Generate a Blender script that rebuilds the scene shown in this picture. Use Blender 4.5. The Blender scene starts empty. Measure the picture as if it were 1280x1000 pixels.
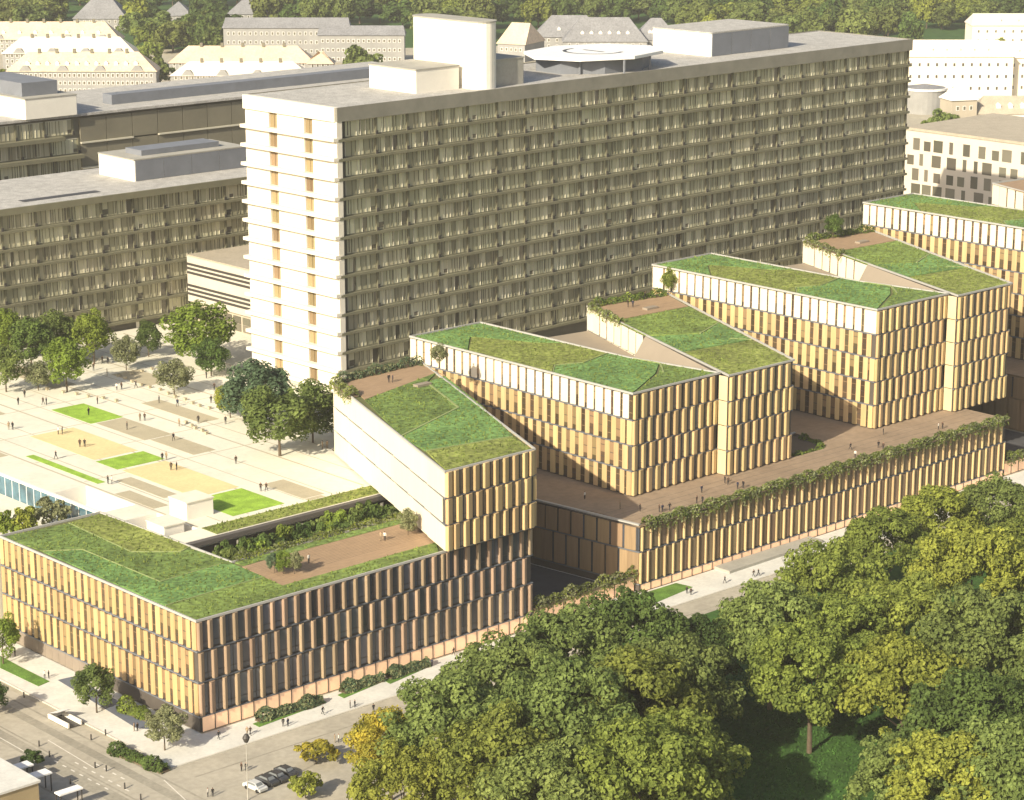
import bpy, bmesh, math, random
import numpy as np
from mathutils import Vector, Matrix
from mathutils.geometry import tessellate_polygon
random.seed(7); rng = np.random.default_rng(7)
R = math.radians
sc = bpy.context.scene
COL = sc.collection
# ------------------------------------------------------------------ camera
# World axes: X runs along the long fronts, Y runs back along the short sides.
FPX, HOR, HC, AZ = 2960.35, 769.5, 125.0, R(47.42)
PIT = math.atan2(HOR, FPX)
cam = bpy.data.cameras.new('camera'); camo = bpy.data.objects.new('camera', cam); COL.objects.link(camo)
cam.sensor_width = 36.0; cam.lens = 36.0 * FPX / 1280.0; cam.clip_start = 1.0; cam.clip_end = 9000.0
camo.location = (0, 0, HC); camo.rotation_euler = (math.pi / 2 - PIT, 0, -(math.pi / 2 - AZ) )
sc.camera = camo
# ------------------------------------------------------------------ sky, sun, exposure
SUN_EL = R(29.0); SUN_DIR = Vector((-0.972, -0.235, 0)).normalized()
sun_az = math.atan2(SUN_DIR.x, SUN_DIR.y)
w = bpy.data.worlds.new('World'); sc.world = w; w.use_nodes = True
nt = w.node_tree; nt.nodes.clear()
sky = nt.nodes.new('ShaderNodeTexSky'); sky.sky_type = 'NISHITA'; sky.sun_disc = False
sky.sun_elevation = SUN_EL; sky.sun_rotation = sun_az; sky.air_density = 1.0; sky.dust_density = 3.0; sky.ozone_density = 1.0
bg = nt.nodes.new('ShaderNodeBackground'); bg.inputs[1].default_value = 0.09
wo = nt.nodes.new('ShaderNodeOutputWorld')
nt.links.new(sky.outputs[0], bg.inputs[0]); nt.links.new(bg.outputs[0], wo.inputs[0])
sl = bpy.data.lights.new('sun', 'SUN'); sl.energy = 4.6; sl.angle = R(0.6); sl.color = (1.0, 0.90, 0.71)
so = bpy.data.objects.new('sun', sl); COL.objects.link(so)
sd = Vector((SUN_DIR.x * math.cos(SUN_EL), SUN_DIR.y * math.cos(SUN_EL), math.sin(SUN_EL)))
so.rotation_euler = sd.to_track_quat('Z', 'Y').to_euler(); so.location = (0, 0, 300)
sc.view_settings.view_transform = 'Standard'; sc.view_settings.look = 'None'
sc.view_settings.exposure = 0.8; sc.view_settings.gamma = 1.0; sc.view_settings.use_curve_mapping = False
sc.cycles.max_bounces = 6; sc.cycles.diffuse_bounces = 3; sc.cycles.transparent_max_bounces = 4
sc.cycles.volume_bounces = 0; sc.cycles.volume_step_rate = 4.0

# ------------------------------------------------------------------ measuring: image point -> place on a level
_c, _s = math.cos(PIT), math.sin(PIT)
_fw = (math.sin(math.pi/2 - AZ), math.cos(math.pi/2 - AZ)); _rt = (_fw[1], -_fw[0])
def P(x, y, z):
    a = x - 640.0; b = 500.0 - y
    f = FPX * _c + b * _s; dz = -FPX * _s + b * _c
    t = (z - HC) / dz
    return (( _fw[0] * f + _rt[0] * a) * t, (_fw[1] * f + _rt[1] * a) * t)
def PV(x, y, z): p = P(x, y, z); return Vector((p[0], p[1], z))
def pl(pts, z): return [P(x, y, z) for x, y in pts]
YAW = -(math.pi/2 - AZ)            # rotation that makes local X run across the picture

# ------------------------------------------------------------------ materials
M = {}
def mat(name, base, rough=0.8, scale=0.0, var=0.0, rand=0.0, bump=0.0, base2=None, metallic=0.0, stretch=None, spec=0.3, trans=0.0, emit=0.0, fine=0.0):
    m = bpy.data.materials.new(name); m.use_nodes = True; t = m.node_tree; N = t.nodes; L = t.links
    b = N['Principled BSDF']; b.inputs['Roughness'].default_value = rough; b.inputs['Metallic'].default_value = metallic
    b.inputs['Specular IOR Level'].default_value = spec
    c = tuple(base) + (1,)
    b.inputs['Base Color'].default_value = c
    out = None
    if scale:
        g = N.new('ShaderNodeNewGeometry'); vec = g.outputs['Position']
        if stretch:
            mp = N.new('ShaderNodeMapping'); mp.inputs['Scale'].default_value = stretch; L.new(vec, mp.inputs[0]); vec = mp.outputs[0]
        n = N.new('ShaderNodeTexNoise'); n.inputs['Scale'].default_value = scale; n.inputs['Detail'].default_value = 5.0; n.inputs['Roughness'].default_value = 0.65
        L.new(vec, n.inputs['Vector'])
        r = N.new('ShaderNodeValToRGB'); r.color_ramp.elements[0].position = 0.3; r.color_ramp.elements[1].position = 0.7
        c2 = base2 if base2 else base
        r.color_ramp.elements[0].color = tuple(max(0, v * (1 - var)) for v in c2) + (1,)
        r.color_ramp.elements[1].color = tuple(v * (1 + var) for v in base) + (1,)
        L.new(n.outputs['Fac'], r.inputs[0]); out = r.outputs[0]
        if fine:
            n2 = N.new('ShaderNodeTexNoise'); n2.inputs['Scale'].default_value = scale * 9; n2.inputs['Detail'].default_value = 4
            L.new(vec, n2.inputs['Vector'])
            mr = N.new('ShaderNodeMapRange'); mr.inputs[1].default_value = 0.3; mr.inputs[2].default_value = 0.7
            mr.inputs[3].default_value = 1 - fine; mr.inputs[4].default_value = 1 + fine; L.new(n2.outputs['Fac'], mr.inputs[0])
            vm = N.new('ShaderNodeVectorMath'); vm.operation = 'SCALE'; L.new(out, vm.inputs[0]); L.new(mr.outputs[0], vm.inputs['Scale']); out = vm.outputs[0]
        if bump:
            bp = N.new('ShaderNodeBump'); bp.inputs['Strength'].default_value = bump; bp.inputs['Distance'].default_value = 0.3
            L.new(n.outputs['Fac'], bp.inputs['Height']); L.new(bp.outputs[0], b.inputs['Normal'])
    if rand:
        oi = N.new('ShaderNodeObjectInfo'); hs = N.new('ShaderNodeHueSaturation')
        mr = N.new('ShaderNodeMapRange'); mr.inputs[3].default_value = 1 - rand; mr.inputs[4].default_value = 1 + rand
        L.new(oi.outputs['Random'], mr.inputs[0]); L.new(mr.outputs[0], hs.inputs['Value'])
        mr2 = N.new('ShaderNodeMapRange'); mr2.inputs[3].default_value = 0.5 - rand * 0.05; mr2.inputs[4].default_value = 0.5 + rand * 0.05
        mu = N.new('ShaderNodeMath'); mu.operation = 'MULTIPLY'; mu.inputs[1].default_value = 7.31; fr = N.new('ShaderNodeMath'); fr.operation = 'FRACT'
        L.new(oi.outputs['Random'], mu.inputs[0]); L.new(mu.outputs[0], fr.inputs[0]); L.new(fr.outputs[0], mr2.inputs[0]); L.new(mr2.outputs[0], hs.inputs['Hue'])
        if out: L.new(out, hs.inputs['Color'])
        else: hs.inputs['Color'].default_value = c
        out = hs.outputs[0]
    if out: L.new(out, b.inputs['Base Color'])
    if emit:
        b.inputs['Emission Color'].default_value = c; b.inputs['Emission Strength'].default_value = emit
    if trans:
        tr = N.new('ShaderNodeBsdfTranslucent'); mx = N.new('ShaderNodeMixShader'); mx.inputs[0].default_value = trans
        if out: L.new(out, tr.inputs['Color'])
        else: tr.inputs['Color'].default_value = c
        L.new(b.outputs[0], mx.inputs[1]); L.new(tr.outputs[0], mx.inputs[2]); L.new(mx.outputs[0], N['Material Output'].inputs['Surface'])
    M[name] = m
    return m
mat('ground', (0.38, 0.34, 0.255), 0.95, 0.05, 0.15, fine=0.12)
mat('asphalt', (0.37, 0.335, 0.265), 0.9, 0.12, 0.14, fine=0.1)
mat('asphalt_band', (0.28, 0.255, 0.20), 0.9, 0.2, 0.18, fine=0.12)
mat('asphalt_shaded', (0.07, 0.07, 0.073), 0.85, 0.3, 0.2)  # shade between the blocks put into the asphalt colour
mat('pavement', (0.57, 0.555, 0.50), 0.9, 0.25, 0.12, fine=0.06)
mat('plaza_stone', (0.64, 0.61, 0.50), 0.85, 0.12, 0.07, fine=0.05)
mat('plaza_line', (0.42, 0.37, 0.27), 0.9, 0.5, 0.1)
mat('plaza_taupe', (0.40, 0.35, 0.24), 0.9, 0.4, 0.08, fine=0.06)
mat('plaza_sand', (0.66, 0.52, 0.27), 0.95, 0.2, 0.08, fine=0.06)
mat('kerb', (0.5, 0.47, 0.4), 0.8, 0.6, 0.1)
mat('paint', (0.62, 0.58, 0.5), 0.7, 1.2, 0.12)
mat('white_render', (0.74, 0.70, 0.61), 0.8, 0.3, 0.05)
mat('white_metal', (0.78, 0.76, 0.72), 0.5)
mat('lawn', (0.24, 0.38, 0.04), 0.95, 0.5, 0.3, fine=0.25)
mat('street_lawn', (0.10, 0.19, 0.03), 0.95, 0.5, 0.3, fine=0.3)
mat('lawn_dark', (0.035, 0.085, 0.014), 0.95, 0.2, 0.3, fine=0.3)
mat('roof_green', (0.145, 0.20, 0.045), 0.95, 0.13, 0.38, bump=0.6, fine=0.5)
mat('roof_green_dark', (0.12, 0.175, 0.042), 0.95, 0.13, 0.4, bump=0.6, fine=0.5)
mat('roof_green_yellow', (0.19, 0.215, 0.05), 0.95, 0.13, 0.35, bump=0.6, fine=0.5)
mat('roof_green_fresh', (0.125, 0.22, 0.06), 0.95, 0.15, 0.38, bump=0.6, fine=0.5)
mat('tuft', (0.17, 0.215, 0.045), 0.9, 0.25, 0.5, trans=0.35)
mat('deck_wood', (0.31, 0.21, 0.125), 0.8, 0.5, 0.16, fine=0.12, stretch=(1, 5, 1))
mat('deck_podium', (0.27, 0.20, 0.135), 0.8, 0.10, 0.15, fine=0.1)
mat('seam', (0.24, 0.28, 0.11), 0.9)
mat('gravel', (0.37, 0.355, 0.325), 0.95, 0.5, 0.2, fine=0.3)
mat('gravel_tan', (0.38, 0.33, 0.25), 0.95, 0.35, 0.1, fine=0.12)
mat('shaded_panel', (0.30, 0.215, 0.14), 0.62, 0.35, 0.16, rand=0.22, stretch=(6, 6, 0.4), spec=0.4)  # front cladding toned browner, its weaker light put into the colour
mat('gold_panel', (0.48, 0.345, 0.17), 0.55, 0.35, 0.12, rand=0.17, stretch=(6, 6, 0.4), spec=0.4)
mat('bronze_panel', (0.45, 0.305, 0.145), 0.55, 0.35, 0.14, rand=0.18, stretch=(6, 6, 0.4), spec=0.4)
mat('return_gold', (0.56, 0.45, 0.27), 0.6, 0.3, 0.06)
mat('glare_panel', (0.68, 0.60, 0.46), 0.7, 0.3, 0.04, rand=0.05, stretch=(5, 5, 0.4))  # cladding whitened, sun glare put into the colour
mat('podium_panel', (0.28, 0.19, 0.105), 0.65, 0.35, 0.14, rand=0.16, stretch=(6, 6, 0.4), spec=0.4)
mat('fin_panel', (0.50, 0.37, 0.19), 0.6, 0.35, 0.12, rand=0.15, stretch=(6, 6, 0.4))
mat('recess_panel', (0.21, 0.15, 0.09), 0.7, 0.35, 0.15, rand=0.25, stretch=(6, 6, 0.4))
mat('base_taupe', (0.22, 0.18, 0.14), 0.8, 0.4, 0.1)
mat('core_dark', (0.085, 0.072, 0.06), 0.7, 0.4, 0.15)
mat('slab_shadow_line', (0.16, 0.17, 0.19), 0.5, metallic=0.2)  # bluish grey paints the shadow line between storeys
mat('roof_edge', (0.38, 0.37, 0.34), 0.5)
mat('glass', (0.075, 0.083, 0.10), 0.16, rand=0.5, spec=0.7)  # bluish base paints in the sheen of reflections
mat('shaded_paving', (0.11, 0.125, 0.155), 0.8, 0.4, 0.1)
mat('glass_blue', (0.06, 0.125, 0.16), 0.12, 0.35, 0.6, spec=0.7)
mat('glass_warm', (0.085, 0.06, 0.035), 0.25, rand=0.35, spec=0.5)
mat('blind', (0.22, 0.15, 0.075), 0.8, rand=0.25)
mat('frame_dark', (0.05, 0.045, 0.04), 0.5)
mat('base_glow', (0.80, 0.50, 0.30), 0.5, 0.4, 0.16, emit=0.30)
mat('concrete', (0.33, 0.315, 0.27), 0.85, 0.25, 0.12, fine=0.06)
mat('beam_dark', (0.10, 0.09, 0.08), 0.8, 0.3, 0.1)
mat('concrete_dark', (0.20, 0.19, 0.155), 0.85, 0.25, 0.15)
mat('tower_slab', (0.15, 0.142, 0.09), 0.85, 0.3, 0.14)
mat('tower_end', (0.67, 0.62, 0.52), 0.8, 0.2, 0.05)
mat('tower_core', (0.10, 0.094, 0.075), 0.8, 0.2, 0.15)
mat('end_window', (0.25, 0.185, 0.10), 0.4, rand=0.3)
mat('curtain_a', (0.48, 0.455, 0.31), 0.85, rand=0.2)
mat('curtain_b', (0.33, 0.31, 0.205), 0.85, rand=0.25)
mat('curtain_c', (0.58, 0.55, 0.38), 0.85, rand=0.15)
mat('tower_glass', (0.12, 0.11, 0.08), 0.2, rand=0.4, spec=0.6)
mat('link_wall', (0.47, 0.43, 0.36), 0.85, 0.3, 0.06)
mat('mullion', (0.5, 0.47, 0.37), 0.7)
mat('plant_grey', (0.16, 0.17, 0.19), 0.7, 0.3, 0.1)
mat('roof_dark', (0.20, 0.20, 0.195), 0.9, 0.3, 0.15)
mat('brown_wall', (0.17, 0.155, 0.11), 0.85, 0.15, 0.12)
mat('slate', (0.20, 0.20, 0.205), 0.85, 0.15, 0.15, fine=0.2)
mat('tile_orange', (0.58, 0.45, 0.32), 0.9, 0.12, 0.12, fine=0.12)
mat('tile_pale', (0.70, 0.62, 0.50), 0.9, 0.12, 0.08, fine=0.08)
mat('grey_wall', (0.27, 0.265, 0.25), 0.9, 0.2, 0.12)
mat('cream_wall', (0.78, 0.70, 0.54), 0.85, 0.1, 0.05)
mat('check_wall', (0.55, 0.49, 0.40), 0.85, 0.1, 0.06)
mat('taupe_wall', (0.40, 0.35, 0.27), 0.85, 0.1, 0.06)
mat('bark', (0.10, 0.075, 0.05), 0.95, 1.5, 0.3)
mat('bark_pale', (0.45, 0.42, 0.35), 0.9, 1.5, 0.15)
mat('roof_soil', (0.12, 0.125, 0.045), 0.95, 0.5, 0.2)
mat('soil', (0.12, 0.09, 0.055), 0.95, 0.5, 0.2)
mat('ramp', (0.27, 0.225, 0.17), 0.9, 0.2, 0.06)
mat('car_black', (0.045, 0.045, 0.045), 0.25, spec=0.6)
mat('car_white', (0.5, 0.5, 0.48), 0.3, spec=0.6)
mat('car_glass', (0.16, 0.17, 0.17), 0.12, spec=0.7)
mat('tyre', (0.02, 0.02, 0.02), 0.9)
mat('brick_tan', (0.32, 0.25, 0.14), 0.9, 0.4, 0.12)
def leaf(name, c1, c2, tr=0.4):
    m = mat(name, c1, 0.75, 0.42, 0.28, rand=0.16, base2=c2, trans=tr, fine=0.4, spec=0.2)
leaf('leaf_olive', (0.23, 0.265, 0.05), (0.11, 0.15, 0.03))
leaf('leaf_green', (0.115, 0.17, 0.04), (0.06, 0.10, 0.024))
leaf('leaf_mid', (0.195, 0.24, 0.065), (0.095, 0.14, 0.034))
leaf('leaf_yellow', (0.31, 0.335, 0.055), (0.18, 0.22, 0.04))
leaf('leaf_gold', (0.40, 0.33, 0.04), (0.19, 0.21, 0.035))
leaf('leaf_blue', (0.11, 0.165, 0.085), (0.07, 0.115, 0.06))
leaf('leaf_pale', (0.27, 0.285, 0.14), (0.17, 0.19, 0.09))
leaf('leaf_bright', (0.21, 0.27, 0.04), (0.13, 0.18, 0.03))
leaf('leaf_dark', (0.08, 0.12, 0.03), (0.05, 0.085, 0.022))
leaf('leaf_far', (0.17, 0.20, 0.05), (0.09, 0.12, 0.03))

# ------------------------------------------------------------------ building blocks
def tag(o, label=None, cat=None, group=None, kind=None):
    if label: o['label'] = label
    if cat: o['category'] = cat
    if group: o['group'] = group
    if kind: o['kind'] = kind
    return o
def empty(name, loc, label, cat, group=None, rz=0.0):
    o = bpy.data.objects.new(name, None); COL.objects.link(o); o.location = loc; o.rotation_euler = (0, 0, rz); o.empty_display_size = 0.5
    return tag(o, label, cat, group)
class MB:
    def __init__(s): s.v = []; s.f = []; s.m = []
    def face(s, pts, mi=0):
        i = len(s.v); s.v += [tuple(p) for p in pts]; s.f.append(tuple(range(i, i + len(pts)))); s.m.append(mi)
    def box(s, a, b, mi=0):
        (x0, y0, z0), (x1, y1, z1) = a, b
        if x0 > x1: x0, x1 = x1, x0
        if y0 > y1: y0, y1 = y1, y0
        if z0 > z1: z0, z1 = z1, z0
        s.prism([(x0, y0), (x1, y0), (x1, y1), (x0, y1)], z0, z1, mi)
    def prism(s, poly, z0, z1, mi=0, mtop=None):
        n = len(poly); ar = sum(poly[i][0] * poly[(i + 1) % n][1] - poly[(i + 1) % n][0] * poly[i][1] for i in range(n))
        if ar < 0: poly = poly[::-1]
        i = len(s.v)
        s.v += [(p[0], p[1], z0) for p in poly] + [(p[0], p[1], z1) for p in poly]
        for k in range(n):
            j = (k + 1) % n; s.f.append((i + k, i + j, i + n + j, i + n + k)); s.m.append(mi)
        s.f.append(tuple(i + n + k for k in range(n))); s.m.append(mi if mtop is None else mtop)
        s.f.append(tuple(i + k for k in reversed(range(n)))); s.m.append(mi)
    def strip(s, a, b, wd, z0, z1, mi=0):
        a = Vector(a); b = Vector(b); d = (b - a).normalized(); n = Vector((-d.y, d.x)) * wd / 2
        s.prism([tuple(a - n), tuple(b - n), tuple(b + n), tuple(a + n)], z0, z1, mi)
    def tube(s, p0, p1, r0, r1, n=7, mi=0, caps=True):
        p0 = Vector(p0); p1 = Vector(p1); d = (p1 - p0).normalized(); a = d.orthogonal().normalized(); b = d.cross(a); i = len(s.v)
        for p, r in ((p0, r0), (p1, r1)):
            for k in range(n):
                t = 2 * math.pi * k / n; s.v.append(tuple(p + (a * math.cos(t) + b * math.sin(t)) * r))
        for k in range(n):
            j = (k + 1) % n; s.f.append((i + k, i + j, i + n + j, i + n + k)); s.m.append(mi)
        if caps:
            s.f.append(tuple(i + n + k for k in range(n))); s.m.append(mi); s.f.append(tuple(i + k for k in reversed(range(n)))); s.m.append(mi)
    def mesh(s, name, mats, off=(0, 0, 0)):
        me = bpy.data.meshes.new(name)
        me.from_pydata([(v[0] - off[0], v[1] - off[1], v[2] - off[2]) for v in s.v], [], s.f)
        for m in mats: me.materials.append(M[m])
        if len(mats) > 1: me.polygons.foreach_set('material_index', s.m)
        me.update(); return me
    def part(s, name, mats, root, local=False):
        if isinstance(mats, str): mats = [mats]
        o = bpy.data.objects.new(name, s.mesh(name, mats, (0, 0, 0) if local else root_abs(root))); COL.objects.link(o); o.parent = root; return o
    def thing(s, name, mats, loc, label, cat, group=None, kind=None):
        if isinstance(mats, str): mats = [mats]
        o = bpy.data.objects.new(name, s.mesh(name, mats, loc)); COL.objects.link(o); o.location = loc
        return tag(o, label, cat, group, kind)
    def struct(s, name, mats, label=None):
        if isinstance(mats, str): mats = [mats]
        o = bpy.data.objects.new(name, s.mesh(name, mats)); COL.objects.link(o); return tag(o, label, None, None, 'structure')
def root_abs(r):
    v = Vector(r.location)
    while r.parent: r = r.parent; v += Vector(r.location)
    return v
def inst(name, me, root, loc, rz=0.0, sc_=None):
    o = bpy.data.objects.new(name, me); COL.objects.link(o); o.parent = root; o.location = loc; o.rotation_euler = (0, 0, rz)
    if sc_: o.scale = sc_
    return o
def copy_tree(o, parent=None):
    c = o.copy(); COL.objects.link(c)
    if parent: c.parent = parent
    for ch in o.children: copy_tree(ch, c)
    return c

# ------------------------------------------------------------------ facade pieces (shared meshes)
_cache = {}
def panel_mesh(wd, h, d, m):
    k = ('p', round(wd, 2), round(h, 2), d, m)
    if k not in _cache:
        b = MB(); x = wd / 2; lo, hi = 0.03, h - 0.03
        b.prism([(-x, 0.06), (-x, -d), (-x + 0.12, -d - 0.06), (x * 0.55, -d * 0.80), (x, -d * 0.45), (x, 0.06)], lo, hi)
        _cache[k] = b.mesh('cladding_panel', [m])
    return _cache[k]
def win_mesh(wd, h, kind, v):
    k = ('w', round(wd, 2), round(h, 2), kind, v)
    if k not in _cache:
        b = MB(); x = wd / 2
        g = {'glass': 0, 'warm': 2, 'brown': 4}[kind]
        b.face([(-x, 0, 0.02), (x, 0, 0.02), (x, 0, h - 0.02), (-x, 0, h - 0.02)], g)
        for z in (0.02, h - 0.14): b.box((-x, -0.05, z), (x, 0.02, z + 0.12), 1)
        if kind == 'brown':
            b.box((-x * 0.5, -0.1, 0.1), (x * 0.7 if v else x * 0.2, 0.02, h - 0.12), 4)
        elif kind == 'warm':
            for j in range(1, 4):
                z = h * j / 4.0; b.box((-x, -0.04, z), (x, 0.02, z + 0.10), 3 if (j + v) % 2 else 1)
            if v: b.box((-x + 0.04, -0.02, h * (0.45 if v == 1 else 0.2)), (x - 0.04, 0.02, h - 0.15), 3)
        else:
            b.box((-x, -0.04, h * 0.22), (x, 0.02, h * 0.22 + 0.08), 1)
            if v: b.box((-0.05, -0.04, 0.1), (0.05, 0.02, h - 0.1), 1)
        _cache[k] = b.mesh('window', ['glass', 'frame_dark', 'glass_warm', 'blind', 'recess_panel'])
    return _cache[k]
def facade(root, p0, p1, zb, h, n, wd, depth, pm, wkind, phase=0.0, gap=0.22, solid=0.0):
    """one storey: cladding panels standing proud of a wall, a window in each gap"""
    p0 = Vector(p0); p1 = Vector(p1); d = (p1 - p0); Ln = d.length; d.normalize(); rz = math.atan2(d.y, d.x); nrm = Vector((d.y, -d.x))
    ra = root_abs(root); pitch = Ln / n; rr = random.Random(int(zb * 100 + p0.x * 7 + p0.y * 13))
    wins = []
    for k in range(n + 1):
        s0 = (k + phase - 0.0) * pitch
        if s0 - wd / 2 < 0.02 or s0 + wd / 2 > Ln - 0.02:
            s0 = min(max(s0, wd / 2 + 0.03), Ln - wd / 2 - 0.03)
        if k == n and phase > 0.01: continue
        w2 = wd * rr.choice((0.9, 1.0, 1.0, 1.12)) if not solid else wd
        if s0 + w2 / 2 > Ln - 0.01 or s0 - w2 / 2 < 0.01: w2 = wd
        q = p0 + d * s0
        inst('cladding_panel', panel_mesh(w2, h - gap, depth, pm), root, Vector((q.x, q.y, zb + gap * 0.5)) - ra, rz)
        s1 = s0 + pitch / 2
        if s1 + (pitch - wd) / 2 < Ln - 0.05 and rr.random() > solid:
            q = p0 + d * s1 + nrm * 0.03
            inst('window', win_mesh(pitch - wd * 0.85, h - 0.3, wkind, rr.choice((0, 0, 1, 2)) if wkind == 'warm' else rr.choice((0, 1))), root, Vector((q.x, q.y, zb + 0.15)) - ra, rz)

def offset_poly(poly, d):
    n = len(poly); ar = sum(poly[i][0] * poly[(i + 1) % n][1] - poly[(i + 1) % n][0] * poly[i][1] for i in range(n))
    if ar < 0: poly = poly[::-1]
    out = []
    for i in range(n):
        a, b, c = Vector(poly[i - 1]), Vector(poly[i]), Vector(poly[(i + 1) % n])
        e1 = (b - a).normalized(); e2 = (c - b).normalized(); n1 = Vector((e1.y, -e1.x)); n2 = Vector((e2.y, -e2.x))
        m = (n1 + n2); k = d / max(0.35, (1 + n1.dot(n2))); out.append(tuple(b + m * k))
    return out
def ring(b, poly, wd, z0, z1, mi=0):
    o = offset_poly(poly, 0.0); i_ = offset_poly(poly, -wd); n = len(o)
    for k in range(n):
        j = (k + 1) % n; b.prism([o[k], o[j], i_[j], i_[k]], z0, z1, mi)

# ------------------------------------------------------------------ leaves
def leaf_arrays(Pn, Nn, size):
    n = len(Pn); Nn = Nn / np.maximum(1e-6, np.linalg.norm(Nn, axis=1, keepdims=True))
    r = rng.normal(size=(n, 3)); a = np.cross(Nn, r); a /= np.maximum(1e-6, np.linalg.norm(a, axis=1, keepdims=True)); b = np.cross(Nn, a)
    s = (size * rng.uniform(0.6, 1.35, n))[:, None]
    asp = rng.uniform(0.55, 0.95, n)[:, None]
    bend = Nn * s * 0.22
    v = np.stack([Pn - a * s, Pn - b * s * asp + bend, Pn + a * s, Pn + b * s * asp + bend], 1).reshape(-1, 3)
    return v
def quads_mesh(name, v, m, trunk=None, mats2=None):
    me = bpy.data.meshes.new(name); n = len(v) // 4
    me.from_pydata(v.tolist(), [], np.arange(n * 4).reshape(-1, 4).tolist()); me.materials.append(M[m]); me.update(); return me
def crown_pts(Rx, Rz, nl, nleaf, seed, flat=0.5):
    g = np.random.default_rng(seed)
    C = []; RR = []
    for i in range(nl):
        while True:
            d = g.normal(size=3); d /= np.linalg.norm(d)
            if d[2] > -flat: break
        k = g.uniform(0.45, 0.86) if nl < 80 else g.uniform(0.5, 0.98); C.append(d * k); RR.append(g.uniform(0.12, 0.30) if nl < 80 else g.uniform(0.10, 0.23))
    (C.append(np.array([0, 0, 0.1])), RR.append(0.5)) if nl < 80 else None; C = np.array(C); RR = np.array(RR)
    wgt = RR ** 2; idx = g.choice(len(RR), nleaf, p=wgt / wgt.sum())
    d = g.normal(size=(nleaf, 3)); d[:, 2] += 0.25; d /= np.linalg.norm(d, axis=1, keepdims=True)
    p = C[idx] + d * (RR[idx] * g.uniform(0.72, 1.08, nleaf))[:, None]
    keep = np.linalg.norm(p, axis=1) > 0.42; p = p[keep]; d = d[keep]
    nrm = d + g.normal(size=d.shape) * 0.45 + np.array([0, 0, 0.35])
    return p * np.array([Rx, Rx, Rz]), nrm
def crown_mesh(name, Rx, Rz, zc, nl, nleaf, size, seed, m, flat=0.5):
    p, n = crown_pts(Rx, Rz, nl, nleaf, seed, flat); p = p + np.array([0, 0, zc])
    return quads_mesh(name, leaf_arrays(p, n, size), m)
def trunk_mesh(h, r, spread, m, seed):
    b = MB(); g = random.Random(seed)
    b.tube((0, 0, -0.3), (0.1 * h * 0.1, 0, h * 0.55), r, r * 0.7, 8); b.tube((0.01 * h, 0, h * 0.55), (0, 0.03 * h, h * 1.15), r * 0.7, r * 0.3, 7)
    for k in range(6):
        a = k * 1.05 + g.random(); z = h * g.uniform(0.5, 0.85); e = spread * g.uniform(0.5, 0.8)
        b.tube((0, 0, z), (math.cos(a) * e, math.sin(a) * e, z + h * g.uniform(0.25, 0.5)), r * 0.42, r * 0.12, 5)
    return b.mesh('trunk', [m])
def hue_variant(me, m):
    c = me.copy(); c.materials[0] = M[m]; return c
_tm = {}
def tree(name, kind, px, z, scale, m, label, cat='tree', group=None, at=None, sz=None):
    """kind: big / mid / far / shrub"""
    if kind not in _tm:
        spec = {'big': (9.0, 6.9, 11.0, 110, 15000, 0.30, 4), 'mid': (4.2, 4.7, 5.7, 46, 7000, 0.20, 3), 'far': (8.0, 7.4, 6.6, 30, 2200, 0.72, 4), 'shrub': (2.2, 1.5, 1.35, 16, 1500, 0.17, 2)}[kind]
        _tm[kind] = [(crown_mesh('crown', spec[0], spec[1], spec[2], spec[3], spec[4], spec[5], 11 * i + len(kind), 'leaf_green', {'big': 0.45, 'mid': 0.8, 'far': 0.6, 'shrub': 0.5}[kind]),
                      trunk_mesh(spec[2] * 0.8, {'big': 0.42, 'mid': 0.17, 'far': 0.35, 'shrub': 0.06}[kind], spec[0] * 0.6, 'bark_pale' if kind == 'x' else 'bark', i)) for i in range(spec[6])]
    q = at if at else P(px[0], px[1], z)
    v = random.randrange(len(_tm[kind])); base = _tm[kind][v]
    key = (kind, v, m)
    if key not in _cache: _cache[key] = hue_variant(base[0], m)
    r = empty(name, (q[0], q[1], z), label, cat, group, random.uniform(0, 6.28))
    s = scale; zz = s if sz is None else sz; r.scale = (s, s, zz)
    inst('crown', _cache[key], r, (0, 0, 0)); inst('trunk' if kind != 'shrub' else 'stem', base[1], r, (0, 0, 0))
    return r
def hedge_mesh(path, wd, h, z, n, size, m, droop=0.0):
    """foliage along a path (list of xy): a rounded uneven ridge of leaves"""
    path = [np.array(p) for p in path]; seg = [np.linalg.norm(path[i + 1] - path[i]) for i in range(len(path) - 1)]; tot = sum(seg)
    Ps = []; Ns = []
    t = rng.uniform(0, tot, n); a = rng.uniform(-0.25, math.pi + 0.25, n); lump = 0.75 + 0.35 * np.sin(t * 1.3) * np.sin(t * 0.47 + 1) + rng.uniform(-0.12, 0.18, n)
    for i in range(n):
        s = t[i]; k = 0
        while k < len(seg) - 1 and s > seg[k]: s -= seg[k]; k += 1
        d = (path[k + 1] - path[k]) / seg[k]; q = path[k] + d * s; nr = np.array([d[1], -d[0]])
        c, s_ = math.cos(a[i]), math.sin(a[i]); l = lump[i]
        zz = z + max(s_, -0.1) * h * l
        if droop and c > 0.5 and rng.random() < 0.6: zz -= rng.uniform(0, droop) * (0.4 + 0.6 * math.sin(t[i] * 2.1) ** 2)
        Ps.append((q[0] + nr[0] * c * wd / 2 * l, q[1] + nr[1] * c * wd / 2 * l, zz)); Ns.append((nr[0] * c, nr[1] * c, s_ + 0.3))
    Nn = np.array(Ns) + rng.normal(size=(n, 3)) * 0.5
    return quads_mesh('foliage', leaf_arrays(np.array(Ps), Nn, size), m)
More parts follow.
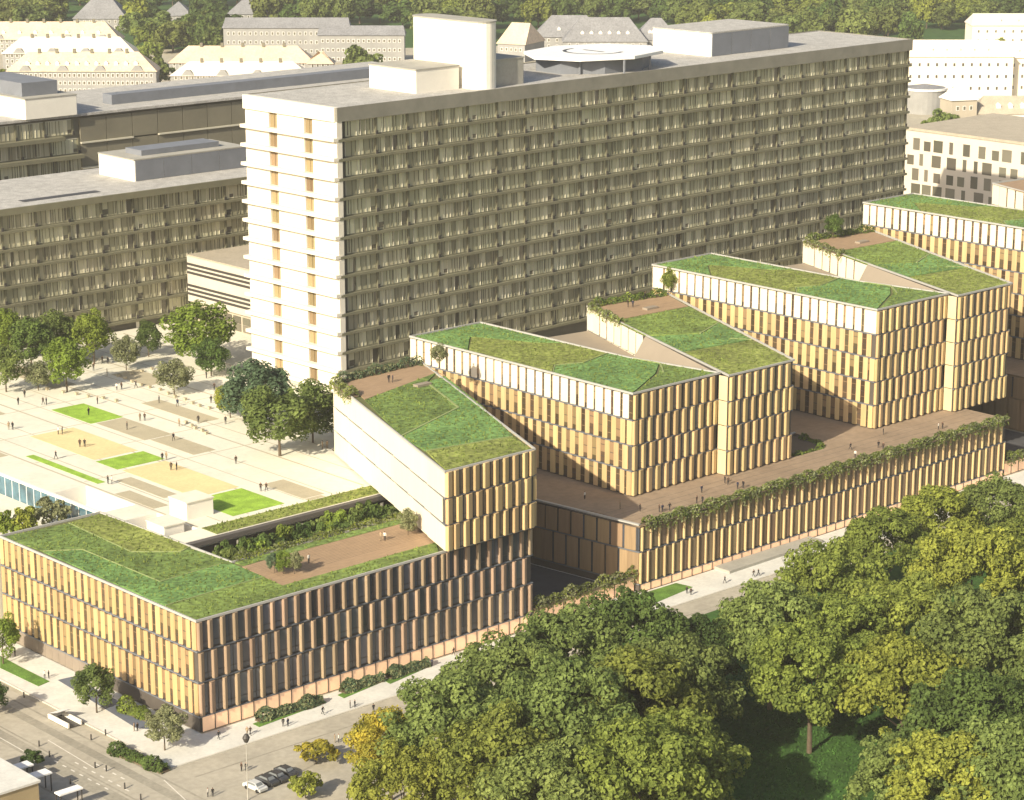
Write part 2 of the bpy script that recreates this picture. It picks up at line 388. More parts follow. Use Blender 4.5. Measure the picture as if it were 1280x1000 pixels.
def hedge(name, path, wd, h, z, n, size, m, label, cat='hedge', group=None, droop=0.0, box=None, m2=None):
    r = empty(name, (path[0][0], path[0][1], z), label, cat, group)
    for i, mm in enumerate([m] + ([m2] if m2 else [])):
        me = hedge_mesh(path, wd, h, z, n // (2 if m2 else 1), size, mm, droop); me.transform(Matrix.Translation(-Vector(r.location)))
        o = bpy.data.objects.new('foliage', me); COL.objects.link(o); o.parent = r
    b = MB()
    for i in range(len(path) - 1): b.strip(path[i], path[i + 1], wd * 0.75, z - (box or 0.05), z + 0.12)
    b.part('planter' if box else 'soil_bed', 'white_render' if box else 'soil', r)
    return r
def tufts(root, polys, z, dens, size, m='tuft'):
    Ps = []
    for poly in polys:
        xs = [p[0] for p in poly]; ys = [p[1] for p in poly]; n0 = int((max(xs) - min(xs)) * (max(ys) - min(ys)) * dens)
        pts = np.stack([rng.uniform(min(xs), max(xs), n0), rng.uniform(min(ys), max(ys), n0)], 1)
        ins = np.zeros(n0, bool); j = len(poly) - 1
        for i in range(len(poly)):
            xi, yi = poly[i]; xj, yj = poly[j]
            cr = ((yi > pts[:, 1]) != (yj > pts[:, 1])) & (pts[:, 0] < (xj - xi) * (pts[:, 1] - yi) / (yj - yi + 1e-9) + xi); ins ^= cr; j = i
        Ps.append(pts[ins])
    p = np.concatenate(Ps); n = len(p); h = size * rng.uniform(0.5, 1.5, n); an = rng.uniform(0, 6.28, n); wd = size * rng.uniform(0.35, 0.8, n)
    lean = rng.normal(size=(n, 2)) * size * 0.5
    b0 = np.stack([p[:, 0] - np.cos(an) * wd, p[:, 1] - np.sin(an) * wd, np.full(n, z)], 1); b1 = np.stack([p[:, 0] + np.cos(an) * wd, p[:, 1] + np.sin(an) * wd, np.full(n, z)], 1)
    t = np.stack([p[:, 0] + lean[:, 0], p[:, 1] + lean[:, 1], z + h], 1)
    v = np.stack([b0, b1, t], 1).reshape(-1, 3)
    if root is not None: v = v - np.array(root_abs(root))
    me = bpy.data.meshes.new('grass_tufts'); me.from_pydata(v.tolist(), [], np.arange(n * 3).reshape(-1, 3).tolist()); me.materials.append(M[m]); me.update()
    o = bpy.data.objects.new('grass_tufts', me); COL.objects.link(o); o['kind'] = 'stuff'
    if root is not None: o.parent = root
    return o
def patch(root, poly, z, m, name='grass_bed', th=0.18):
    b = MB(); b.prism(poly, z, z + th); return b.part(name, m, root)
def seam(root, pts, z, wd=0.16, m='seam'):
    b = MB()
    for i in range(len(pts) - 1): b.strip(pts[i], pts[i + 1], wd, z, z + 0.26)
    return b.part('edging_strip', m, root)

# ================================================================== THE GROUND
ZA, ZP, ZC, ZD, ZB, ZE = 16.2, 11.3, 28.9, 33.6, 28.75, 38.4
b = MB(); b.face([(-3000, -3000, -0.02), (6000, -3000, -0.02), (6000, 6000, -0.02), (-3000, 6000, -0.02)]); b.struct('ground', 'ground')
b = MB(); b.prism([(-50, 243.8), (-50, 100), (163, 100), (163, 243.8)], -0.015, -0.004); 
b.prism([(163, 243.7), (420, 240.5), (420, 232), (185, 232), (163, 150)], -0.015, -0.004)
b.prism([(120, 243.9), (161.5, 243.9), (161.5, 330), (120, 330)], -0.015, -0.004); b.struct('road', 'asphalt')
b = MB()
b.prism([(162.6, 242.9), (420, 240.6), (420, 249.8), (257.3, 249.8), (257.3, 318), (234.2, 318), (234.2, 249.4), (172, 249.4), (172, 318), (162.6, 318)], -0.01, 0.12)
b.struct('pavement', 'pavement')
b = MB(); b.strip((162.5, 242.8), (162.5, 318), 0.3, -0.01, 0.14); b.strip((162.5, 242.75), (420, 240.45), 0.3, -0.01, 0.14); b.struct('kerb', 'kerb')
b = MB(); b.prism([(234.3, 250.6), (257.2, 250.9), (254.4, 272), (254.4, 300), (234.3, 300)], 0.1, 0.135); b.struct('courtyard_floor', 'asphalt_shaded')
b = MB(); b.prism([(354.5, 250.6), (382, 250.6), (382, 300), (354.5, 300)], 0.1, 0.135); b.struct('passage_floor', 'asphalt_shaded')
b = MB()
for x_, w_ in ((159.6, 0.35), (156.8, 1.5), (153.2, 0.3), (150.6, 2.2), (146.5, 0.4)): b.box((x_, 150, -0.003), (x_ + w_, 330, 0.0015))
b.strip((163, 238.4), (420, 236.4), 0.3, -0.003, 0.0015)
b.struct('road_bands', 'asphalt_band')
# dashes on the road at the bottom left
for i in range(7):
    for j in range(3):
        a = P(70 + i * 10.5 + j * 26, 952 + i * 5.6 + j * 2.0, 0)
        if j == 2 and i > 3: continue
        m_ = MB(); m_.box((a[0] - 0.11, a[1] - 0.42, 0.0), (a[0] + 0.11, a[1] + 0.42, 0.006)); m_.struct('road_marking', 'paint')
for (x0, y0, x1, y1) in ((0, 922, 35, 942), (60, 925, 118, 960), (205, 975, 232, 1000)):
    a, c = P(x0, y0, 0), P(x1, y1, 0); m_ = MB(); m_.strip(a, c, 0.14, 0.0, 0.006); m_.struct('road_marking', 'paint')
# park lawn
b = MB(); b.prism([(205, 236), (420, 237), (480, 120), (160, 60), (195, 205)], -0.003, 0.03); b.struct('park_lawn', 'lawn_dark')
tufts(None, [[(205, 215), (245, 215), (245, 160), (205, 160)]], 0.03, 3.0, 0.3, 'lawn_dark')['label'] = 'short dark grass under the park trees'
# lawns along the pavements
def lawn(name, px, z, m='street_lawn'):
    b = MB(); b.prism(pl(px, z), z + 0.004, z + 0.06); return b.struct(name, m)
lawn('lawn', [(0, 820), (26, 834), (62, 852), (48, 858), (0, 835)], 0.12)
lawn('lawn', [(778, 750), (845, 729), (866, 734), (800, 762)], 0.12)
# blue-grey paving by the left side, colonnade shadow painted into its dark tone
b = MB(); b.prism(pl([(72, 850), (90, 846), (190, 898), (190, 912), (170, 910)], 0.12), 0.124, 0.14); b.struct('shaded_blue_paving', 'shaded_paving')

# ------------------------------------------------------------------ the raised plaza
b = MB()
XL = 189.8
b.prism([(XL, 279), (XL, 283.5), (196.0, 283.5), (196.0, 294.3), (XL, 294.3), (XL, 300.2), (196.0, 300.2), (196.0, 314.2), (XL, 314.2), (XL, 460), (560, 460), (560, 322), (262, 322), (238, 304), (235, 279)], 0.0, ZA, 0, 1)
b.struct('plaza', ['white_render', 'plaza_stone'], 'raised pale stone plaza in front of the tower')
b = MB(); b.prism([(XL + 0.1, 283.5), (196, 283.5), (196, 294.3), (XL + 0.1, 294.3)], 12.0, 13.0); b.prism([(XL + 0.1, 300.2), (196, 300.2), (196, 314.2), (XL + 0.1, 314.2)], 12.0, 13.0); b.struct('sunken_terrace', 'white_render')
b = MB(); b.prism([(100, 300.6), (XL - 0.2, 300.6), (XL - 0.2, 460), (100, 460)], 0, 12.6); b.struct('lower_terrace', 'plaza_stone')
# paving joints
b = MB()
x = XL + 6.5; k = 0
while x < 262:
    b.box((x, 284.2, ZA), (x + (0.22 if k % 3 else 0.4), 402, ZA + 0.006)); x += 4.3 + (k % 3) * 1.1; k += 1
for y in (316.2, 331, 347, 362, 378): b.box((197, y, ZA), (262, y + 0.25, ZA + 0.005))
b.struct('paving_joints', 'plaza_line')
def fieldpatch(name, u0, u1, v0, v1, m, h=0.03):
    b = MB(); b.prism([(u0, v0), (u1, v0), (u1, v1), (u0, v1)], ZA + 0.008, ZA + 0.008 + h); b.struct(name, m)
fieldpatch('plaza_lawn', 217.4, 224.2, 346, 359, 'lawn'); fieldpatch('plaza_lawn', 204.8, 214.2, 318.6, 325, 'lawn')
fieldpatch('plaza_lawn', 197.9, 199.4, 313.8, 335.6, 'lawn'); fieldpatch('plaza_lawn', 203.6, 213.5, 284.9, 296.2, 'lawn')
fieldpatch('sand_court', 205.1, 213.8, 326, 346, 'plaza_sand'); fieldpatch('sand_court', 205.1, 213.6, 297, 317.6, 'plaza_sand')
for a in ((232, 236, 333.5, 352), (218.2, 224, 330.6, 345.6), (219.1, 223.7, 317.4, 330.2), (201.2, 204, 300, 313.4), (196.8, 199.6, 296.4, 307.2), (217.2, 221.4, 284.9, 295.6), (217.2, 220.5, 283.6, 284.6), (193, 196, 338, 352), (240, 244, 300, 306), (206, 210, 362, 378), (226, 231, 372, 392), (240, 246, 362, 374)):
    fieldpatch('paving_field', *a, 'plaza_taupe')
b = MB(); b.prism([(196.5, 279.2), (236, 279.2), (236, 283.2), (196.5, 283.2)], ZA + 0.01, ZA + 0.08); b.struct('edge_planting', 'roof_green_yellow')
tufts(None, [[(196.5, 279.2), (236, 279.2), (236, 283.2), (196.5, 283.2)]], ZA + 0.06, 4, 0.3)['label'] = 'yellow-green grass along the plaza edge'
# little walls and boxes at the sunken stairs
r = empty('glass_front', (XL, 330, 12.6), 'long blue glass front below the left edge of the plaza', 'glass front')
gm = MB(); gm.box((-0.02, -1.05, 0), (0.04, 1.05, 3.3)); gme = gm.mesh('pane', ['glass_blue']); fm = MB(); fm.box((-0.08, -0.05, 0), (0.08, 0.05, 3.35)); fme = fm.mesh('mullion', ['white_metal'])
for k in range(26):
    inst('pane', gme, r, (-0.12, -29 + k * 2.2, 0)); inst('mullion', fme, r, (-0.12, -27.9 + k * 2.2, 0))
b = MB(); b.box((XL - 0.5, 300.3, 15.95), (XL - 0.02, 345, ZA + 0.15)); b.part('coping', 'white_render', r)
def block(name, base, sx, sy, h, label, m='white_render', mt='plaza_stone'):
    r = empty(name, base, label, 'pavilion'); b = MB(); b.box((0, 0, 0), (sx, sy, h)); b.part('wall', m, r, True)
    b = MB(); b.box((-0.15, -0.15, h), (sx + 0.15, sy + 0.15, h + 0.18)); b.part('roof', mt, r, True); return r
q = P(234, 651, ZA); block('stair_pavilion', (q[0], q[1], ZA), 4.9, 4.6, 2.7, 'small white box pavilion beside the square lawn at the plaza edge')
q = P(204, 668, ZA); block('stair_kiosk', (q[0] + 0.2, q[1], 13), 3.6, 4.6, 4.2, 'low white stair head at the corner of the green roof')

# ================================================================== THE NEW BUILDINGS
def building(name, base, label, cat='office building'):
    return empty(name, base, label, cat)
def core(root, poly, z0, z1, m='core_dark', inset=0.12, name='wall'):
    b = MB(); b.prism(offset_poly(poly, -inset), z0, z1); return b.part(name, m, root)
def slab(root, poly, z, out=0.16, th=0.2, m='slab_shadow_line'):
    b = MB(); b.prism(offset_poly(poly, out), z - th / 2, z + th / 2); return b.part('floor_slab', m, root)
def roofedge(root, poly, z, m='roof_edge'):
    b = MB(); ring(b, offset_poly(poly, 0.22), 0.24, z - 0.16, z + 0.16); return b.part('roof_edge', m, root)
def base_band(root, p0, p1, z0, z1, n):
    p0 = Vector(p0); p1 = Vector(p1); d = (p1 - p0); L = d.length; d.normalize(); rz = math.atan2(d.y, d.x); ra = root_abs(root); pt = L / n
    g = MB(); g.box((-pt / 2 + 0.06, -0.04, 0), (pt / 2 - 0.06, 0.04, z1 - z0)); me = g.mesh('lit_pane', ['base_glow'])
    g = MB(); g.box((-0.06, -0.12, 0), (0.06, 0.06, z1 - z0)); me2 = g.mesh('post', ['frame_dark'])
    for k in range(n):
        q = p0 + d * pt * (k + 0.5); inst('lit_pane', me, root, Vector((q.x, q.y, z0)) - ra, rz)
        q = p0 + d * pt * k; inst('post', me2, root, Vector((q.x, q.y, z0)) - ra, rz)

# ---- A: the low block at the front left
A = building('low_office_block', (172, 250, 0), 'low office block at front left with a patchwork green roof and timber deck')
polyA = [(172.1, 250), (233.8, 250), (233.8, 267), (190.2, 266.8), (189.6, 300.3), (172.1, 300.3)]
core(A, polyA, 0.1, ZA - 0.2)
for z in (2.35, 7.3, 11.75): slab(A, polyA, z)
lv = [(2.45, 4.8), (7.4, 4.3), (11.85, 4.25)]
for i, (z, h) in enumerate(lv):
    ph = 0.25 if i % 2 else 0.0
    if i < 2:
        facade(A, (172.1, 250), (233.8, 250), z, h, 29, 0.8, 0.45, 'shaded_panel', 'glass', ph)
    else:
        facade(A, (172.1, 250), (216.3, 250), z, h, 21, 0.8, 0.45, 'shaded_panel', 'glass', ph); facade(A, (216.3, 250.0), (233.8, 250.0), z, h, 8, 0.8, 0.4, 'shaded_panel', 'glass', ph)
    facade(A, (172.1, 300.3), (172.1, 250), z, h, 28, 0.80, 0.26, 'bronze_panel', 'warm', ph)
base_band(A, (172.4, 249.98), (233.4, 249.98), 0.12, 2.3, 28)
bb = MB(); bb.box((172.2, 250.2, 0.1), (172.3, 300, 2.3)); bb.part('base_wall', 'core_dark', A)
# lower left wall: grey closed panels at the far end
pm_ = panel_mesh(1.7, 2.1, 0.1, 'base_taupe')
for k in range(14): inst('base_panel', pm_, A, Vector((172.2, 299.2 - k * 1.82, 0.15)) - root_abs(A), -math.pi / 2)
roofedge(A, polyA, ZA)
Ra = ZA - 0.15
b = MB(); b.prism(offset_poly(polyA, -0.1), ZA - 0.3, Ra); roofA = b.part('roof', 'roof_soil', A)
p1 = pl([(86, 654), (125, 642), (213, 673), (237, 684), (226, 690), (164, 690)], ZA)
p2 = pl([(4, 671), (86, 654.5), (164, 690.5), (226, 690.5), (237, 685), (291, 704), (274, 705), (200, 727), (103, 687), (55, 689)], ZA)
p3 = pl([(54.5, 689.5), (103, 687.6), (200, 727.6), (274, 705.6), (291, 705), (330, 721), (207, 757)], ZA)
p4 = pl([(208, 757.5), (330, 721.6), (353, 732), (545, 678), (548, 690), (244.8, 774.5)], ZA)
patch(roofA, p1, Ra, 'roof_green_yellow'); patch(roofA, p2, Ra, 'roof_green_dark'); patch(roofA, p3, Ra, 'roof_green_fresh'); patch(roofA, p4, Ra, 'roof_green')
p5 = [(191, 264.6), (222, 264.6), (222.5, 266.6), (190.6, 266.6)]
patch(roofA, p5, Ra, 'roof_green_dark')
p6 = pl([(303, 708), (330, 720.5), (353, 731.5), (548, 677), (520, 655), (497, 650)], ZA); patch(roofA, p6, Ra - 0.02, 'deck_wood', 'timber_deck', 0.14)
seam(roofA, pl([(86, 654), (164, 690), (226, 690), (237, 684)], ZA), Ra); seam(roofA, pl([(54, 689), (103, 687), (200, 727.3), (276, 705)], ZA), Ra); seam(roofA, pl([(207, 757), (330, 721.3)], ZA), Ra)
tufts(roofA, [p1, p2, p3, p4, p5], Ra + 0.17, 2.2, 0.26)
# joints of the timber deck
b = MB(); 
for k in range(14): b.box((191.6, 257.2 + k * 0.55, Ra + 0.121), (219, 257.26 + k * 0.55, Ra + 0.127))
b.part('board_joints', 'soil', A)

# ---- B: the bridge-like block on top of A
B = building('bridge_block', (215.6, 248.9, ZA), 'pale three storey block with a green roof bridging from the low block to the plaza')
polyB = [(215.6, 248.9), (233.2, 248.9), (256.7, 302.7), (236.6, 301.3)]
core(B, polyB, ZA + 0.35, ZB - 0.2)
hB = (ZB - ZA - 0.3) / 3
for i in range(3):
    z = ZA + 0.35 + i * hB; ph = 0.3 if i % 2 else 0.0
    if i: slab(B, polyB, z - 0.05)
    facade(B, (215.6, 248.9), (233.2, 248.9), z, hB, 9, 1.15, 0.5, 'gold_panel', 'glass', ph)
    facade(B, (236.6, 301.3), (215.6, 248.9), z, hB, 7, 7.85, 0.12, 'glare_panel', 'glass', 0.5 if i % 2 == 0 else 0.35, 0.08, 1.0)
    facade(B, (233.2, 248.9), (256.7, 302.7), z, hB, 26, 1.2, 0.4, 'gold_panel', 'glass', ph)
roofedge(B, polyB, ZB); RB = ZB - 0.15
b = MB(); b.prism(offset_poly(polyB, -0.1), ZB - 0.3, RB); roofB = b.part('roof', 'roof_soil', B)
pb1 = pl([(456, 500), (545, 466), (533, 478), (573, 509), (502, 545)], ZB); pb2 = pl([(502, 546), (574, 510), (534, 478), (556, 470), (600, 505), (641, 545), (532, 563)], ZB); pb3 = pl([(533, 564), (641, 546), (664, 561), (557, 587)], ZB)
patch(roofB, pb1, RB, 'roof_green_dark'); patch(roofB, pb2, RB, 'roof_green_fresh'); patch(roofB, pb3, RB, 'roof_green_yellow')
pb4 = pl([(446, 490), (425, 478), (520, 456), (532, 458), (556, 468.5), (546, 465.5), (456, 499)], ZB); patch(roofB, pb4, RB - 0.02, 'deck_wood', 'timber_deck', 0.14)
seam(roofB, pl([(533, 478), (573, 509.5), (502, 545)], ZB), RB, 0.35); seam(roofB, pl([(533, 563.5), (641, 545.5)], ZB), RB)
tufts(roofB, [pb1, pb2, pb3], RB + 0.17, 2.2, 0.26)
b = MB(); b.box((244.5, 289, RB + 0.1), (247.5, 290.2, RB + 0.55)); b.part('bench', 'ramp', B)

# ---- the podium with its deck
Pd = building('podium', (257.5, 250, 0), 'two storey podium with a brown roof deck and a planted front edge', 'podium')
polyP = [(257.4, 250.2), (354.3, 250.2), (354.3, 318), (254.6, 318), (254.6, 271.6)]
hole = [(305.2, 259.6), (313.6, 259.6), (316.8, 262.5), (317.6, 270), (309.4, 270)]
core(Pd, polyP, 0.1, ZP - 0.4)
b = MB()
# deck slab built round the planted light well
b.prism([(257.4, 250.2), (354.3, 250.2), (354.3, 259.6), (257.4, 259.6)], ZP - 0.35, ZP); b.prism([(257.4, 259.6), (305.2, 259.6), (309.4, 270), (309.4, 318), (254.6, 318), (254.6, 271.6)], ZP - 0.35, ZP)
b.prism([(313.6, 259.6), (354.3, 259.6), (354.3, 318), (309.4, 318), (309.4, 270), (317.6, 270), (316.8, 262.5)], ZP - 0.35, ZP)
b.part('deck', 'deck_podium', Pd)
for i, (z, h) in enumerate([(1.45, 5.35), (6.85, 4.1)]):
    slab(Pd, polyP, z - 0.05, 0.12)
    facade(Pd, (257.4, 250.2), (354.3, 250.2), z, h, 50, 0.55, 0.32, 'fin_panel', 'brown', 0.3 if i else 0.0, 0.2, 0.0)
    facade(Pd, (254.6, 271.6), (257.4, 250.2), z, h, 8, 2.2, 0.2, 'podium_panel', 'glass', 0.35 if i else 0.0, 0.2, 0.2)
    facade(Pd, (254.6, 300), (254.6, 271.8), z, h, 10, 2.3, 0.2, 'podium_panel', 'glass', 0.2 if i else 0.0, 0.2, 0.3)
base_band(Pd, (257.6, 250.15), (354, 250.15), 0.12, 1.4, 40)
b = MB(); b.strip((254.6, 300), (254.6, 271.6), 0.5, ZP - 0.05, ZP + 0.2); b.strip((254.6, 271.6), (257.4, 250.2), 0.5, ZP - 0.05, ZP + 0.2); b.strip((309.2, 270), (317.7, 270), 0.3, ZP, ZP + 0.2); b.part('roof_edge', 'roof_edge', Pd)
b = MB()
for k in range(1, 5): b.box((258, 250.8 + k * 1.9, ZP), (354, 250.86 + k * 1.9, ZP + 0.006))
b.part('board_joints', 'core_dark', Pd)

# ---- C, D, E: folded blocks on the podium
def folded(name, label, x0, zt, nst, zb, xr=None, lv_glare=True, dx=0.0):
    wdt = 21.0
    r = building(name, (x0, 262, zb), label)
    w1 = [(x0, 262.0), (x0 + 20.6, 262.0), (x0 + 17.2, 280), (x0 + 16.8, 318), (x0, 318)]
    w2 = [(x0 + 20.6, 259.6), (x0 + 37.0, 259.6), (x0 + 60.8, 312.5), (x0 + 41.2, 314.6)]
    h = (zt - zb - 0.3) / nst
    core(r, w1, zb, zt - 0.2); core(r, w2, zb, zt - 0.2)
    for i in range(nst):
        z = zb + 0.1 + i * h; ph = 0.3 if i % 2 else 0.0; top = i == nst - 1
        if i: slab(r, w1, z - 0.05); slab(r, w2, z - 0.08)
        facade(r, (x0, 262), (x0 + 20.4, 262), z, h, 10, 1.08, 0.42, 'gold_panel', 'glass', ph)
        facade(r, (x0 + 20.7, 259.6), (x0 + 37.0, 259.6), z, h, 8, 1.08, 0.42, 'gold_panel', 'glass', ph)
        if top and lv_glare: facade(r, (x0, 318), (x0, 262), z, h, 27, 1.45, 0.2, 'glare_panel', 'warm', ph)
        else: facade(r, (x0, 318), (x0, 262), z, h, 27, 1.0, 0.26, 'gold_panel', 'warm', ph)
        inst('return_panel', panel_mesh(1.9, h - 0.1, 0.1, 'return_gold'), r, Vector((x0 + 20.6, 260.85, z)) - root_abs(r), -math.pi / 2)
        if i >= nst - 2:
            facade(r, (x0 + 41.2, 314.6), (x0 + 31.6, 290), z, h, 8, 2.7, 0.15, 'glare_panel', 'warm', ph, 0.1, 0.5)
    # the courtyard wall and the sloping infill between the two wings
    b = MB(); b.face([(x0 + 31.6, 290, zt - 0.15), (x0 + 20.6, 262.4, zt - 0.15), (x0 + 20.4, 264, zt - 0.3), (x0 + 18.5, 277, zt - 0.6), (x0 + 27.5, 289.5, zt - 4.3)]); b.part('ramp', 'ramp', r)
    b = MB(); b.prism([(x0 + 16.9, 280.1), (x0 + 31, 289.9), (x0 + 41, 314), (x0 + 16.9, 317)], zb, zt - 4.6); b.part('court_roof', 'ramp', r)
    roofedge(r, w1, zt); roofedge(r, w2, zt); zr = zt - 0.15
    b = MB(); b.prism(offset_poly(w1, -0.1), zt - 0.3, zr); b.prism(offset_poly(w2, -0.1), zt - 0.3, zr); rf_ = b.part('roof', 'roof_soil', r)
    X = lambda L: [(x0 + a, c) for a, c in L]
    g1 = X([(0.3, 317.6), (16.4, 317.6), (16.6, 296), (13, 300), (8, 311), (0.3, 303)]); g2 = X([(0.3, 302.6), (8, 310.5), (13, 299.5), (16.7, 295.5), (16.8, 285), (9, 283), (4, 285), (0.3, 281.5)])
    g3 = X([(0.3, 281), (4, 284.5), (9, 282.5), (16.9, 284.5), (17.1, 279), (18.0, 273.5), (12.5, 269), (0.3, 262.4)]); g4 = X([(1.2, 262.4), (12.8, 268.6), (18.2, 273), (20.2, 262.4)])
    patch(rf_, g1, zr, 'roof_green_fresh'); patch(rf_, g2, zr, 'roof_green_yellow'); patch(rf_, g3, zr, 'roof_green_fresh'); patch(rf_, g4, zr, 'roof_green_dark')
    h1 = X([(20.9, 259.9), (36.7, 259.9), (43.2, 274.5), (27.0, 276.5)]); h2 = X([(27.2, 277), (43.4, 275), (49, 288), (40, 284), (31.5, 289.3)]); h3 = X([(31.7, 290), (40, 284.7), (49.3, 288.6), (55.3, 301.5), (36.2, 302.3)])
    patch(rf_, h1, zr, 'roof_green_yellow'); patch(rf_, h2, zr, 'roof_green_fresh'); patch(rf_, h3, zr, 'roof_green')
    h4 = X([(36.4, 302.8), (55.5, 302), (60.2, 312.2), (41.0, 314.0)]); patch(rf_, h4, zr - 0.02, 'deck_wood', 'timber_deck', 0.14)
    seam(rf_, X([(17.4, 279), (18.2, 273.3), (14, 268.6)]), zr, 0.28); seam(rf_, X([(49.2, 288.2), (40, 284.4)]), zr, 0.3); seam(rf_, X([(43.3, 274.8), (41, 278)]), zr, 0.3); seam(rf_, X([(0.3, 281.2), (4, 284.7), (9, 282.7), (16.9, 284.8)]), zr)
    tufts(rf_, [g1, g2, g3, g4, h1, h2, h3], zr + 0.17, 1.8, 0.26)
    b = MB(); b.box((x0 + 47, 304.5, zr + 0.1), (x0 + 50, 305.8, zr + 0.5)); b.part('bench', 'ramp', r)
    return r
C_ = folded('folded_office_block', 'folded office block with green roofs in the middle of the podium, four storeys tall', 267.5, ZC, 4, ZP)
D_ = folded('folded_office_block', 'taller folded office block with green roofs at the right end of the podium', 329.9, ZD, 5, ZP)
# E: only its left part is in the picture
Ed = building('podium', (383, 250, 0), 'brown podium wall at the right picture edge beyond the dark passage', 'podium')
polyE = [(383, 250.2), (440, 250.2), (440, 318), (383, 318)]
core(Ed, polyE, 0.1, ZP - 0.05, 'podium_panel'); b = MB(); b.prism(polyE, ZP - 0.04, ZP); b.part('deck', 'deck_podium', Ed)
for i, (z, h) in enumerate([(0.3, 6.2), (6.6, 4.4)]): facade(Ed, (383, 318), (383, 250.2), z, h, 22, 2.6, 0.2, 'podium_panel', 'glass', 0.3 if i else 0, 0.2, 0.4)
E_ = folded('folded_office_block', 'tallest green roofed office block, cut off by the right picture edge', 394.5, ZE, 6, ZP)

# gates with planters across the passages
def gate(x0, x1, label, group=None):
    r = empty('glazed_gate', (x0, 250.4, 0.1), label, 'gate')
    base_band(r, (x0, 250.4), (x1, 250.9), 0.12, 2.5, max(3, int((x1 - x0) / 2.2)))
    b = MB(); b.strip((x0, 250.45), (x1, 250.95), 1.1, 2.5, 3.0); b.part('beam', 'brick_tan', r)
gate(234.2, 257.0, 'peach glazed gate wall closing the dark courtyard between the low block and the podium')
gate(354.6, 382.6, 'peach glazed gate wall at the right edge beyond the podium corner')
hedge('planter_hedge', [(234.4, 250.4), (257, 251)], 1.7, 1.5, 2.9, 2600, 0.2, 'leaf_olive', 'hanging hedge on top of the glazed gate by the dark courtyard', droop=1.3, m2='leaf_pale')
hedge('planter_hedge', [(354.8, 250.4), (366, 250.6)], 1.7, 1.5, 2.9, 1500, 0.2, 'leaf_olive', 'hanging hedge on the gate at the right picture edge', droop=1.2, m2='leaf_pale')
hedge('planter_hedge', [(257.9, 249.9), (354.2, 249.9)], 1.6, 1.15, ZP - 0.05, 13000, 0.19, 'leaf_olive', 'long trailing hedge along the front edge of the podium deck', droop=1.6, m2='leaf_pale')
hedge('shrub_row', [(306, 260.3), (313.4, 260.2), (316.3, 263), (317, 268)], 1.6, 1.2, ZP - 0.8, 1800, 0.2, 'leaf_olive', 'shrubs along the edge of the small light well in the podium deck', m2='leaf_green')
hedge('terrace_hedge', [(236.9, 300.7), (256, 301.9)], 1.7, 1.5, ZB, 1900, 0.2, 'leaf_blue', 'bluish hedge along the back of the timber terrace nearest the white tower corner', m2='leaf_pale')
hedge('terrace_hedge', [(236.4, 300.9), (233.0, 291.4)], 2.0, 1.2, ZB, 1400, 0.2, 'leaf_pale', 'pale trailing plants at the left corner of the terrace on the bridge block', droop=1.8, m2='leaf_olive')
hedge('terrace_hedge', [(309.3, 313.9), (327, 311.8)], 1.6, 1.4, ZC, 1600, 0.2, 'leaf_olive', 'hedge along the back of the terrace on the middle folded block', m2='leaf_green')
hedge('terrace_hedge', [(308.6, 313.9), (303.2, 300)], 1.5, 1.0, ZC, 1200, 0.2, 'leaf_pale', 'trailing plants along the left edge of the terrace on the middle folded block', droop=1.2, m2='leaf_olive')
hedge('terrace_hedge', [(371.7, 313.9), (390, 311.8)], 1.6, 1.4, ZD, 1500, 0.2, 'leaf_green', 'dark hedge along the back of the terrace on the taller folded block', m2='leaf_olive')
hedge('terrace_hedge', [(371.0, 313.9), (365, 299)], 1.5, 1.0, ZD, 1200, 0.2, 'leaf_pale', 'trailing plants along the left edge of the terrace on the taller folded block', droop=1.2, m2='leaf_olive')
hedge('deck_hedge', [(191, 267.2), (222.5, 267.2)], 1.3, 1.1, ZA - 0.2, 2600, 0.18, 'leaf_pale', 'clipped yellowish hedge behind the timber deck of the low block', m2='leaf_yellow')

# ---- the green court between A and the plaza
b = MB(); b.prism([(190.3, 267.5), (236, 267.5), (236, 279), (190.3, 279)], 0.1, 8.0); b.struct('court_floor', 'soil')
r = empty('court_colonnade', (190, 279, 8), 'dark edge beam on columns above the planted court wall', 'colonnade')
b = MB(); b.box((190.4, 278.0, 15.45), (235.5, 279.1, ZA - 0.06)); b.part('beam', 'beam_dark', r)
cm = MB(); cm.tube((0, 0, 0), (0, 0, 6.9), 0.3, 0.3, 8); cme = cm.mesh('column', ['concrete_dark'])
for k in range(12): inst('column', cme, r, (1.6 + k * 4, -0.9, 0))
b = MB(); b.box((190.4, 278.9, 8), (235.5, 278.98, 14.9)); b.part('back_wall', 'core_dark', r)
for k in range(30):
    tree('court_shrub', 'shrub', None, 10.4, 1.1 + random.random() * 0.4, random.choice(('leaf_green', 'leaf_mid', 'leaf_bright', 'leaf_dark')), 'tall leafy shrub growing in the sunken court below the plaza edge', 'shrub', 'shrubs in the sunken court', at=(193.5 + k * 1.42, 274.6 + random.uniform(-3.0, 2.6)), sz=1.9 + random.random() * 0.6)

